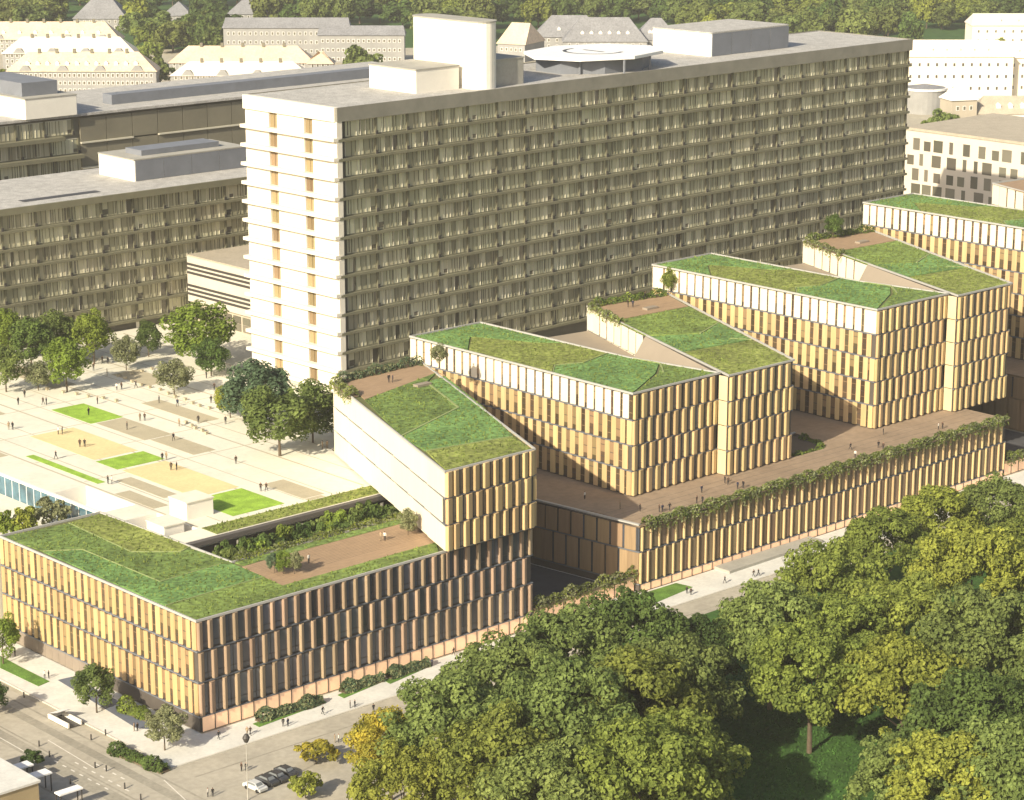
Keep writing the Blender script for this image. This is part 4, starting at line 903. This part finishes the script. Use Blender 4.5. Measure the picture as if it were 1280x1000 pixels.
# ================================================================== TREES
G1 = 'large park trees at bottom right'
park = [(560, 905, 1.0, 'leaf_mid', 'green tree at the left tip of the big trees beside the golden tree'), (488, 935, .62, 'leaf_gold', 'golden yellow tree at the left end of the park trees'), (505, 985, .72, 'leaf_yellow', 'yellow green tree at the bottom edge below the golden tree'),
 (632, 850, .98, 'leaf_mid', 'green tree at the kerb edge below the low block corner'), (625, 950, 1.0, 'leaf_olive', 'olive tree second row from the left end'), (715, 815, 1.0, 'leaf_mid', 'tree below the glazed courtyard gate'),
 (700, 910, 1.05, 'leaf_mid', 'broad green tree in the middle of the left park clump'), (785, 808, .92, 'leaf_green', 'dark green tree below the podium corner'), (790, 890, 1.05, 'leaf_olive', 'olive tree right of centre in the left park clump'),
 (868, 818, .74, 'leaf_dark', 'dark low tree between the two big park clumps'), (852, 868, .92, 'leaf_mid', 'green tree at the left side of the shaded lawn gap'), (846, 950, .95, 'leaf_olive', 'yellowish tree at the bottom left of the lawn gap'),
 (700, 1000, 1.0, 'leaf_mid', 'green tree at the bottom edge left of centre'), (800, 985, 1.05, 'leaf_olive', 'olive tree at the bottom edge of the left park clump'), 
 (965, 795, .95, 'leaf_mid', 'green tree at the front of the right park clump'), (1015, 845, .95, 'leaf_olive', 'olive tree above the lawn gap with its trunk in view'), (1040, 740, .92, 'leaf_olive', 'tree touching the podium footpath'),
 (1105, 685, .82, 'leaf_olive', 'tree reaching up the podium wall right of centre'), (1170, 650, .8, 'leaf_yellow', 'yellow green tree reaching up the podium wall'), (1245, 632, .82, 'leaf_mid', 'green tree at the right edge under the passage gate'),
 (1130, 770, 1.0, 'leaf_olive', 'broad olive tree in the middle of the right park clump'), (1215, 720, 1.0, 'leaf_yellow', 'olive tree near the right picture edge'), (1130, 860, .98, 'leaf_yellow', 'bright yellow green tree right of the lawn gap'),
 (1230, 810, 1.05, 'leaf_mid', 'large green tree at the right picture edge'), (1210, 905, 1.0, 'leaf_green', 'dark green tree low at the right side'), (1128, 974, .8, 'leaf_mid', 'green tree at the bottom edge right of the lawn gap'),
 (1190, 985, .95, 'leaf_yellow', 'olive tree at the bottom right edge'), (1270, 985, 1.0, 'leaf_mid', 'green tree in the bottom right corner'), (1285, 690, .85, 'leaf_olive', 'olive tree cut by the right picture edge'),
 (1050, 800, .9, 'leaf_olive', 'olive tree behind the tree with the visible trunk')]
for i, (x, y, s, m, lab) in enumerate(park):
    q = P(x, y, 11.5 * s)
    tree('park_tree', 'big', None, 0.0, s, m, lab, 'tree', G1, at=(q[0], q[1]), sz=s * random.uniform(0.95, 1.1))
for x, y, m in ((1350, 640, 'leaf_mid'), (1360, 730, 'leaf_olive'), (1345, 850, 'leaf_mid'), (1440, 680, 'leaf_olive'), (1450, 800, 'leaf_mid'), (1370, 960, 'leaf_olive'), (1530, 650, 'leaf_mid'), (1540, 760, 'leaf_olive'), (1470, 930, 'leaf_mid'), (1620, 640, 'leaf_olive')):
    q = P(x, y, 11.5); tree('park_tree', 'big', None, 0.0, 0.95, m, 'park tree standing beyond the right picture edge', 'tree', G1, at=(q[0], q[1]))
G2 = 'trees on the plaza'
plz = [(350, 570, 92, 44, 'leaf_mid', 'round green tree with visible trunk nearest the bridge block'), (391, 553, 82, 31, 'leaf_mid', 'tree close to the white tower corner'), (320, 535, 88, 46, 'leaf_blue', 'large bluish green tree in front of the tower end'),
 (288, 522, 44, 20, 'leaf_yellow', 'small yellow green tree left of the bluish tree'), (218, 493, 50, 23, 'leaf_pale', 'pale young tree alone on the plaza'), (264, 470, 55, 23, 'leaf_green', 'green tree on the seat wall before the link building'),
 (250, 455, 92, 44, 'leaf_bright', 'tall bright green tree in front of the striped link building'), (186, 446, 54, 20, 'leaf_green', 'slim green tree beside the round column'), (158, 463, 51, 18, 'leaf_pale', 'pale grey tree left of the round column'),
 (118, 455, 84, 30, 'leaf_bright', 'tall yellow green tree in the left group'), (84, 490, 76, 30, 'leaf_bright', 'bright tree at the front of the left group'), (70, 452, 75, 30, 'leaf_mid', 'green tree behind the left group'),
 (40, 465, 78, 32, 'leaf_green', 'dark green tree in the left group'), (48, 488, 42, 17, 'leaf_pale', 'pale small tree before the left group'), (12, 450, 75, 28, 'leaf_bright', 'tree at the left picture edge behind the others'), (8, 490, 66, 26, 'leaf_mid', 'tree at the left picture edge, foremost'), (22, 420, 50, 24, 'leaf_olive', 'olive tree farthest back at the left edge')]
for x, y, hp, rp, m, lab in plz:
    pm_m = 7.3; tree('plaza_tree', 'mid', (x, y), ZA, rp / pm_m / 3.6, m, lab, 'tree', G2, sz=hp / pm_m / 10.3)
G3 = 'street trees and shrubs'
tree('street_tree', 'mid', (121, 891), 0.1, 0.80, 'leaf_mid', 'green street tree on the left pavement', 'tree', G3, sz=0.72)
tree('street_tree', 'mid', (206, 938), 0.1, 0.74, 'leaf_pale', 'pale street tree at the front corner of the low block', 'tree', G3, sz=0.62)
tree('street_tree', 'mid', (4, 830), 0.1, 0.75, 'leaf_bright', 'street tree cut by the left picture edge', 'tree', G3, sz=0.8)
tree('street_tree', 'mid', (-8, 893), 0.1, 0.6, 'leaf_dark', 'dark tree low at the left picture edge by the street', 'tree', G3, sz=0.5)
def shrub(px, z, s, m, lab, sz=None): return tree('shrub', 'shrub', px, z, s, m, lab, 'shrub', None, sz=sz)
shrub((395, 955), 0, 1.35, 'leaf_gold', 'round yellow green shrub above the parked cars', 1.3); shrub((382, 998), 0, 1.15, 'leaf_yellow', 'yellow green shrub at the bottom edge right of the cars', 1.3)
shrub((40, 960), 0, 0.9, 'leaf_dark', 'round dark bush by the street shelters', 0.9)
shrub((30, 672), 12.6, 1.5, 'leaf_yellow', 'yellow green shrub behind the left corner of the low block', 1.8); shrub((66, 660), 12.6, 1.5, 'leaf_pale', 'pale shrub behind the green roof beside the blue glass', 1.9); shrub((8, 676), 12.6, 1.3, 'leaf_bright', 'bright shrub at the left picture edge behind the low block', 1.7)
def rowhedge(name, pxs, z, wd, h, n, m, lab, m2=None): hedge(name, pl(pxs, z), wd, h, z, n, 0.2, m, lab, m2=m2)
rowhedge('street_hedge', [(140, 938), (207, 965)], 0.1, 2.0, 1.3, 1800, 'leaf_dark', 'dark green hedge along the kerb of the left street', 'leaf_green')
rowhedge('side_hedge', [(152, 886), (186, 900)], 0.15, 2.0, 1.9, 1500, 'leaf_bright', 'bright green bushes against the left wall of the low block', 'leaf_mid')
for a, c, lab in (((322, 902), (402, 878), 'grassy planting bed nearest the block corner on the front pavement'), ((428, 866), (478, 850), 'middle grassy planting bed on the front pavement'), ((486, 848), (534, 832), 'grassy planting bed farthest along the front pavement')):
    rowhedge('planting_bed', [a, c], 0.16, 1.7, 1.5, 2600, 'leaf_blue', lab, 'leaf_pale')
    lawn('bed_lawn', [(a[0] - 6, a[1] + 3), (c[0] - 2, c[1] - 5), (c[0] + 6, c[1] + 0), (a[0] + 2, a[1] + 7)], 0.12)
for x, y, z, s, m, lab in ((549, 458, ZB, .42, 'leaf_pale', 'small pale tree at the right end of the bridge block terrace'), (510, 668, ZA, .40, 'leaf_pale', 'small pale tree on the timber deck by the white wall'), (343, 716, ZA, .30, 'leaf_blue', 'left one of three small trees on the timber deck'), (354, 717, ZA, .34, 'leaf_bright', 'middle small tree of three on the timber deck'), (368, 717, ZA, .33, 'leaf_pale', 'right one of three small trees on the timber deck'),
                           (836, 366, ZC, .5, 'leaf_olive', 'small tree at the end of the terrace on the middle folded block'), (1041, 298, ZD, .52, 'leaf_green', 'dark green small tree on the terrace of the taller folded block')):
    tree('roof_tree', 'mid', (x, y), z, s, m, lab, 'tree', 'small trees on the roof terraces')
# the wood along the top and the trees between the far houses
G4 = 'leafy trees in the wood along the top'
blocked = [(85, 160, 0, 38), (195, 245, 4, 34), (280, 335, 0, 32), (620, 845, 25, 72), (0, 190, 36, 125), (205, 412, 60, 125), (278, 500, 26, 80), (1140, 1290, 26, 130)]
random.seed(21); cnt = 0
HUE = {'leaf_far': 'soft green', 'leaf_mid': 'fresh green', 'leaf_green': 'deep green', 'leaf_olive': 'olive green', 'leaf_dark': 'very dark green', 'leaf_yellow': 'yellow green'}
def where(x, y):
    a = 'front rank' if y > 38 else ('middle rank' if y > 16 else 'farthest rank')
    for lim, t in ((90, 'over the left terraces'), (200, 'beside the grey villa'), (290, 'above the terrace gap'), (400, 'over the school roof'), (500, 'over the school wing'), (630, 'behind the lift tower'), (740, 'over the left of the helipad'), (850, 'over the right of the helipad'), (950, 'over the right plant room'), (1050, 'over the tower roof end'), (1150, 'at the tower end'), (1400, 'over the cream houses')):
        if x < lim: return a + ' ' + t

b = MB(); b.prism(pl([(-60, 60), (-60, -60), (1400, -60), (1400, 60), (1140, 56), (840, 52), (500, 60), (260, 62)], 0), -0.01, 0.02); b.struct('woodland_floor', 'lawn_dark')
for row, (y, step) in enumerate(((-8, 27), (3, 27), (13, 27), (23, 28), (33, 29), (43, 30), (54, 31), (70, 34), (92, 40))):
    x = -30 + row * 11
    while x < 1310:
        xx = x + random.uniform(-7, 7); yy = y + random.uniform(-3, 3); x += step
        if any(a - 5 < xx < c + 5 and d - 3 < yy < e + 4 for a, c, d, e in blocked): continue
        if yy > 47 and 490 < xx < 1140: continue
        if yy > 38 and 500 < xx < 860: continue
        m = random.choices(('leaf_far', 'leaf_mid', 'leaf_green', 'leaf_olive', 'leaf_dark', 'leaf_yellow'), (5, 4, 3, 3, 2, 1))[0]
        tree('woodland_tree', 'far', (xx, yy + 14), 0, random.uniform(1.0, 1.7), m, '%s tree in the top wood, %s' % (HUE[m], where(xx, yy)), 'tree', G4, sz=random.uniform(1.0, 1.5)); cnt += 1
for x, y, s, m, lab in ((1178, 172, .8, 'leaf_mid', 'bushy green tree beside the tall pavilion right of the tower'), (1160, 178, .6, 'leaf_bright', 'green tree above the grey block right of the tower'), (1170, 122, .5, 'leaf_gold', 'small golden tree before the cream apartment house'), (1248, 66, .6, 'leaf_olive', 'tree between the upper pale apartment houses'), (1276, 68, .5, 'leaf_olive', 'tree at the right edge among pale apartment houses'), (196, 112, 1.0, 'leaf_mid', 'tree between the two groups of terrace rows'), (188, 84, .9, 'leaf_olive', 'tree above the gap between the terrace rows'), (-2, 118, .8, 'leaf_olive', 'tree at the left edge beside the front terrace row'), (452, 100, .8, 'leaf_green', 'dark tree below the school wing'), (168, 52, 1.1, 'leaf_mid', 'tree right of the grey villa'), (182, 62, 1.0, 'leaf_olive', 'olive tree between the villa and the terrace gap'), (252, 48, 1.1, 'leaf_far', 'soft green tree left of the school building'), (266, 66, 1.0, 'leaf_mid', 'tree against the left end of the school building'), (174, 34, 1.0, 'leaf_green', 'dark green tree between the two villas'), (268, 90, .9, 'leaf_yellow', 'yellow green tree below the left end of the school'), (240, 62, 1.0, 'leaf_olive', 'olive tree over the pale terrace rows')):
    tree('garden_tree', 'far', (x, y), 0, s, m, lab, 'tree', 'garden trees between the far houses')

# ================================================================== PEOPLE
def make_person(pose, cols):
    J = {'hip': (0, 0, 0.93), 'waist': (0, 0, 1.12), 'chest': (0, 0.0, 1.36), 'neck': (0, 0, 1.50), 'head': (0, 0.02, 1.62), 'top': (0, 0.0, 1.74)}
    st = 0.0 if pose == 'stand' else 0.32
    for s, n in ((-1, 'l'), (1, 'r')):
        f = st * s
        if pose == 'sit':
            J[n + 'th'] = (s * 0.09, 0, 0.50); J[n + 'kn'] = (s * 0.1, 0.42, 0.50); J[n + 'an'] = (s * 0.1, 0.42, 0.08); J[n + 'to'] = (s * 0.1, 0.58, 0.04)
        else:
            J[n + 'th'] = (s * 0.09, 0, 0.88); J[n + 'kn'] = (s * 0.1, f * 0.6 + 0.02, 0.48); J[n + 'an'] = (s * 0.1, f - (0.08 if f < 0 else 0), 0.08); J[n + 'to'] = (s * 0.11, f + 0.14, 0.04)
        J[n + 'sh'] = (s * 0.19, 0, 1.42); J[n + 'el'] = (s * 0.25, -f * 0.4, 1.14); J[n + 'ha'] = (s * 0.25, -f * 0.7 + 0.06, 0.88)
    if pose == 'sit':
        for k in list(J):
            if k in ('hip', 'waist', 'chest', 'neck', 'head', 'top') or k[1:] in ('sh', 'el', 'ha'): x, y, z = J[k]; J[k] = (x, y + (0.15 if k[1:] == 'ha' else 0), z - 0.41)
    Rr = {'hip': .15, 'waist': .135, 'chest': .16, 'neck': .06, 'head': .105, 'top': .07, 'th': .095, 'kn': .065, 'an': .045, 'to': .04, 'sh': .07, 'el': .05, 'ha': .04}
    names = ['hip'] + [k for k in J if k != 'hip']; idx = {k: i for i, k in enumerate(names)}
    ed = [('hip', 'waist'), ('waist', 'chest'), ('chest', 'neck'), ('neck', 'head'), ('head', 'top')]
    for n in 'lr': ed += [('hip', n + 'th'), (n + 'th', n + 'kn'), (n + 'kn', n + 'an'), (n + 'an', n + 'to'), ('chest', n + 'sh'), (n + 'sh', n + 'el'), (n + 'el', n + 'ha')]
    me = bpy.data.meshes.new('skel'); me.from_pydata([J[k] for k in names], [(idx[a], idx[c]) for a, c in ed], []); o = bpy.data.objects.new('skel', me); COL.objects.link(o)
    sk = o.modifiers.new('skin', 'SKIN'); lay = me.skin_vertices[0].data if me.skin_vertices else None
    if lay is None:
        bm = bmesh.new(); bm.from_mesh(me); bm.verts.layers.skin.verify(); bm.to_mesh(me); bm.free(); lay = me.skin_vertices[0].data
    for k in names:
        r = Rr.get(k, Rr.get(k[1:], 0.06)); lay[idx[k]].radius = (r, r * 0.8 if k in ('chest', 'waist', 'hip') else r); lay[idx[k]].use_root = (k == 'hip')
    o.modifiers.new('sub', 'SUBSURF').levels = 1
    dg = bpy.context.evaluated_depsgraph_get(); m2 = bpy.data.meshes.new_from_object(o.evaluated_get(dg)); bpy.data.objects.remove(o)
    m2.name = 'person'; m2.materials.clear()
    for c in cols: m2.materials.append(M[c])
    dz = 0.41 if pose == 'sit' else 0
    mi = []
    for p in m2.polygons:
        c = p.center; z = c.z + dz
        if pose == 'sit' and c.z < 0.62 : i = 1 if c.z > 0.12 else 3
        elif z > 1.66 or (z > 1.57 and c.y < -0.01): i = 3
        elif z > 1.50: i = 2
        elif z > 0.93 or (abs(c.x) > 0.2 and z > 0.93): i = 0
        elif abs(c.x) > 0.2 and z > 0.8: i = 2
        elif z < 0.09: i = 3
        else: i = 1
        mi.append(i)
    m2.polygons.foreach_set('material_index', mi); m2.polygons.foreach_set('use_smooth', [True] * len(mi)); m2.update(); return m2
for n, c in (('coat_black', (0.012, 0.012, 0.014)), ('coat_brown', (0.05, 0.03, 0.02)), ('coat_navy', (0.015, 0.02, 0.045)), ('shirt_white', (0.6, 0.57, 0.5)), ('shirt_tan', (0.3, 0.22, 0.13)), ('trousers_dark', (0.02, 0.02, 0.024)), ('trousers_tan', (0.22, 0.17, 0.11)), ('skin', (0.42, 0.24, 0.16)), ('hair', (0.02, 0.014, 0.01))): mat(n, c, 0.85)
outfits = {'black': ('coat_black', 'trousers_dark', 'skin', 'hair'), 'brown': ('coat_brown', 'trousers_dark', 'skin', 'hair'), 'navy': ('coat_navy', 'trousers_dark', 'skin', 'hair'), 'white': ('shirt_white', 'trousers_dark', 'skin', 'hair'), 'tan': ('shirt_tan', 'trousers_tan', 'skin', 'hair')}
desc = {'black': 'in black', 'brown': 'in dark brown', 'navy': 'in dark blue', 'white': 'in a white top', 'tan': 'in pale tan clothes'}
_pm = {}
def person(px, z, fit, pose, where, s, group='people on the plaza'):
    if (fit, pose) not in _pm: _pm[(fit, pose)] = make_person(pose, outfits[fit])
    q = P(px[0], px[1], z); o = bpy.data.objects.new('person', _pm[(fit, pose)]); COL.objects.link(o); o.location = (q[0], q[1], z); o.rotation_euler = (0, 0, random.uniform(0, 6.28)); o.scale = (s * 1.05, s * 1.05, s)
    verb = {'stand': 'standing', 'walk': 'walking', 'sit': 'sitting'}[pose]
    t = 'person %s %s %s' % (desc[fit], verb, where)
    if len(t.split()) > 16: t = 'person %s %s' % (desc[fit], where)
    if len(t.split()) > 16: t = t.replace('in pale tan clothes', 'in tan').replace('in a white top', 'in white')
    tag(o, t, 'person', group); return o
def seat(px, z, s):
    q = P(px[0], px[1], z); return q
plaza_people = [((31, 497), 'black', 'stand', 'in the tree shade at far left'), ((23, 506), 'black', 'stand', 'in front of the leftmost tree group'), ((54, 506), 'brown', 'walk', 'left of a close pair under the bright tree'), ((58, 506), 'navy', 'stand', 'right of a close pair under the bright tree'),
 ((122, 505), 'brown', 'stand', 'above the diamond shaped lawn'), ((146, 488), 'white', 'stand', 'left of the pair near the shaded tree ground'), ((152, 487), 'brown', 'stand', 'right of the pair near the shaded tree ground'), ((170, 485), 'black', 'walk', 'with long shadow before the pale grey tree'), ((111, 519), 'black', 'stand', 'on the diamond shaped lawn'),
 ((11, 537), 'tan', 'stand', 'left of the pair at the left picture edge'), ((16, 537), 'black', 'stand', 'right of the pair at the left picture edge'), ((73, 543), 'white', 'stand', 'left of the pair at the top of the left sand court'), ((78, 543), 'black', 'stand', 'right of the pair at the top of the left sand court'), ((100, 559), 'brown', 'stand', 'left of the pair in the left sand court'), ((106, 559), 'black', 'stand', 'right of the pair in the left sand court'),
 ((159, 537), 'black', 'stand', 'on the grey field right of the diamond lawn'), ((175, 526), 'tan', 'stand', 'left of the pair between the two grey fields'), ((181, 526), 'brown', 'stand', 'right of the pair between the two grey fields'), ((70, 574), 'black', 'walk', 'beside the narrow lawn strip'), ((135, 605), 'black', 'stand', 'at the lower end of the narrow lawn strip'), ((140, 605), 'white', 'stand', 'pale beside another at the end of the lawn strip'),
 ((199, 504), 'black', 'stand', 'at the upper end of the long grey field'), ((222, 508), 'navy', 'walk', 'above the long grey field in its middle'), ((248, 529), 'black', 'walk', 'at the lower end of the long grey field'), ((282, 530), 'black', 'stand', 'below the yellow green tree'), ((264, 504), 'black', 'stand', 'left of the bluish tree'), ((258, 473), 'black', 'stand', 'near the seat wall before the link building'), ((268, 488), 'brown', 'stand', 'behind the yellow green tree'),
 ((217, 551), 'black', 'walk', 'on the lower grey field in the plaza middle'), ((224, 533), 'tan', 'stand', 'beside pale benches in the plaza middle'), ((203, 576), 'black', 'stand', 'left of the pair by the square lawn'), ((208, 575), 'tan', 'stand', 'right of the pair by the square lawn'), ((214, 588), 'brown', 'stand', 'left of the pair at the top of the right sand court'), ((221, 588), 'black', 'stand', 'right of the pair at the top of the right sand court'),
 ((326, 614), 'brown', 'stand', 'left of the pair above the large lawn corner'), ((333, 614), 'brown', 'walk', 'right of the pair above the large lawn corner'), ((403, 561), 'tan', 'stand', 'left of the pale pair by the white block wall'), ((409, 561), 'tan', 'stand', 'right of the pale pair by the white block wall'), ((128, 454), 'brown', 'stand', 'left of the pair beneath the round column'), ((135, 455), 'black', 'stand', 'right of the pair beneath the round column'), ((117, 463), 'brown', 'stand', 'alone under the left trees'), ((134, 470), 'tan', 'stand', 'on the tree lined path left of the pale tree'), ((295, 580), 'brown', 'stand', 'alone in the open plaza right of the sand courts')]
for px, fit, pose, lab in plaza_people: person(px, ZA + 0.02, fit, pose, lab, 0.86)
deck_people = [((731, 624), 'white', 'stand', 'on the shaded deck in front of the middle block'), ((775, 636), 'tan', 'stand', 'on the deck left of the block corner'), ((800, 639), 'black', 'stand', 'on the deck below the block corner'), ((824, 640), 'brown', 'stand', 'left in the group by the deck hedge'), ((828, 640), 'navy', 'stand', 'second in the group by the deck hedge'), ((837, 638), 'black', 'walk', 'right in the group by the deck hedge'),
 ((877, 616), 'navy', 'stand', 'alone on the deck before the golden front'), ((871, 629), 'brown', 'stand', 'left of the pair behind the deck hedge'), ((878, 629), 'black', 'stand', 'right of the pair behind the deck hedge'), ((906, 604), 'black', 'stand', 'left of the pair under the bright corner'), ((910, 606), 'brown', 'walk', 'right of the pair under the bright corner'), ((922, 611), 'navy', 'stand', 'left of the pair in the middle of the deck'), ((929, 610), 'black', 'stand', 'right of the pair in the middle of the deck'),
 ((1063, 562), 'black', 'walk', 'on the deck beside the light well'), ((1069, 572), 'white', 'stand', 'on the deck in front of the light well'), ((1098, 560), 'black', 'stand', 'left of the pair below the taller block corner'), ((1104, 562), 'brown', 'stand', 'right of the pair below the taller block corner'), ((1104, 543), 'black', 'stand', 'against the corner of the taller block'), ((1173, 537), 'white', 'stand', 'left of the pair at the right end of the deck'), ((1178, 536), 'brown', 'stand', 'right of the pair at the right end of the deck')]
for px, fit, pose, lab in deck_people: person(px, ZP + 0.01, fit, pose, lab, 0.8, 'people on the podium deck')
for px, z, fit, lab in (((486, 478), ZB, 'black', 'left of the pair on the bridge block terrace'), ((491, 478), ZB, 'navy', 'right of the pair on the bridge block terrace'), ((785, 384), ZC, 'black', 'left of the pair on the middle block terrace'), ((791, 384), ZC, 'navy', 'right of the pair on the middle block terrace'), ((806, 374), ZC, 'black', 'by the hedge on the middle block terrace'), ((386, 704), ZA, 'white', 'at the near end of the timber deck'), ((476, 676), ZA, 'tan', 'left of the pair at the far end of the timber deck'), ((481, 676), ZA, 'white', 'right of the pair at the far end of the timber deck')):
    person(px, z - 0.03, fit, 'stand', lab, 0.85, 'people on the roof terraces')
street_people = [((273.6, 924), 'black', 'walk', 'alone on the pavement by the block corner'), ((309, 919), 'tan', 'walk', 'left of the pale pair on the front pavement'), ((313, 919), 'brown', 'walk', 'right of the pale pair on the front pavement'), ((354, 908), 'black', 'stand', 'left of the pair before the first planting bed'), ((360, 908), 'navy', 'stand', 'right of the pair before the first planting bed'), ((403.6, 893), 'black', 'walk', 'striding at the end of the first planting bed'), ((437.7, 886), 'brown', 'stand', 'left of the pair below the middle planting bed'), ((443.6, 885), 'black', 'stand', 'right of the pair below the middle planting bed'), ((467, 890), 'black', 'stand', 'alone in the road by the golden tree'), ((418.6, 928), 'tan', 'stand', 'left of the pair between the round shrub and the golden tree'), ((423.4, 928), 'white', 'stand', 'right of the pair between the round shrub and the golden tree'),
 ((540, 833), 'navy', 'stand', 'at the end of the last planting bed'), ((567, 819), 'black', 'walk', 'by the glowing base of the low block'), ((302, 964), 'brown', 'stand', 'left of the pair in the road above the parked cars'), ((308, 964), 'black', 'stand', 'right of the pair in the road above the parked cars'), ((260, 996), 'white', 'stand', 'left of the pair at the bottom edge left of the lamp'), ((266, 996), 'black', 'stand', 'right of the pair at the bottom edge left of the lamp'), ((56, 848), 'white', 'stand', 'left of the pair beside the left lawn strip'), ((61, 848), 'black', 'stand', 'right of the pair beside the left lawn strip'), ((19, 821), 'black', 'stand', 'at the left end of the left lawn strip'), ((168, 914), 'tan', 'stand', 'left of the pair behind the pale street tree'), ((172, 914), 'black', 'stand', 'right of the pair behind the pale street tree'),
 ((672, 782), 'brown', 'stand', 'left of the pair at the glazed gate'), ((676, 782), 'black', 'stand', 'right of the pair at the glazed gate'), ((858.5, 742), 'black', 'stand', 'left of the pair by the corner lawn of the podium'), ((863.6, 744), 'brown', 'stand', 'right of the pair by the corner lawn of the podium'), ((906, 729), 'black', 'walk', 'striding on the path along the podium'), ((942, 721), 'brown', 'walk', 'left of the pair farther along the podium path'), ((948, 720), 'black', 'walk', 'right of the pair farther along the podium path')]
for px, fit, pose, lab in street_people: person(px, 0.12 if px[0] < 420 and px[1] < 925 or px[0] > 530 else 0.0, fit, pose, lab, 0.74, 'people in the streets')
pm3 = MB(); pm3.tube((0, 0, 0), (0, 0, 0.75), 0.11, 0.10, 8); pm3.tube((0, 0, 0.75), (0, 0, 0.85), 0.13, 0.07, 8); pme3 = pm3.mesh('bollard', ['frame_dark'])
for x, y in ((30, 872), (49, 933), (62, 946), (114, 925), (132, 919), (119, 960), (133, 964), (156, 986), (88, 980), (176, 1000)):
    q = P(x, y, 0); o = bpy.data.objects.new('bollard', pme3); COL.objects.link(o); o.location = (q[0], q[1], 0); tag(o, 'short dark bollard standing on the left street', 'bollard', 'bollards on the left street')
# sloping entrance roof by the podium
q = P(905, 722, 0.1); m_ = MB(); m_.prism([(0, 0), (24, 0.4), (24, 3.4), (0, 3.4)], 0.0, 0.5); 
o = bpy.data.objects.new('bicycle_ramp', m_.mesh('bicycle_ramp', ['concrete'])); COL.objects.link(o); o.location = (q[0] + 2, q[1] + 0.6, 0.1); tag(o, 'low grey ramp slab along the foot of the podium', 'ramp')

# pale seat blocks in rows on the plaza
bm_ = MB(); bm_.box((-0.26, -0.26, 0), (0.26, 0.26, 0.4)); bm_.box((-0.3, -0.3, 0.4), (0.3, 0.3, 0.48)); bme_ = bm_.mesh('seat_block', ['plaza_taupe'])
for (xa, ya, xb, yb, n) in ((146, 470, 262, 512, 12), (60, 488, 146, 502, 6), (232, 530, 258, 542, 5), (150, 470, 190, 462, 4)):
    for k in range(n):
        q = P(xa + (xb - xa) * k / (n - 1.0) + random.uniform(-2, 2), ya + (yb - ya) * k / (n - 1.0) + random.uniform(-1, 1), ZA)
        o = bpy.data.objects.new('seat_block', bme_); COL.objects.link(o); o.location = (q[0], q[1], ZA + 0.01); tag(o, 'small pale seat block in a loose row on the plaza', 'seat', 'seat blocks on the plaza')
# ================================================================== HAZE
def haze(density):
    b = MB(); b.box((-400, -300, -1.5), (1750, 1750, HC + 6)); o = b.thing('haze', 'concrete', (0, 0, 0), None, None); o['kind'] = 'stuff'
    m = bpy.data.materials.new('haze'); m.use_nodes = True; N = m.node_tree.nodes; N.clear()
    v = N.new('ShaderNodeVolumePrincipled'); v.inputs['Color'].default_value = (1.0, 0.96, 0.88, 1); v.inputs['Density'].default_value = density; v.inputs['Anisotropy'].default_value = 0.0
    out = N.new('ShaderNodeOutputMaterial'); m.node_tree.links.new(v.outputs[0], out.inputs['Volume']); o.data.materials.clear(); o.data.materials.append(m)
haze(0.00009)
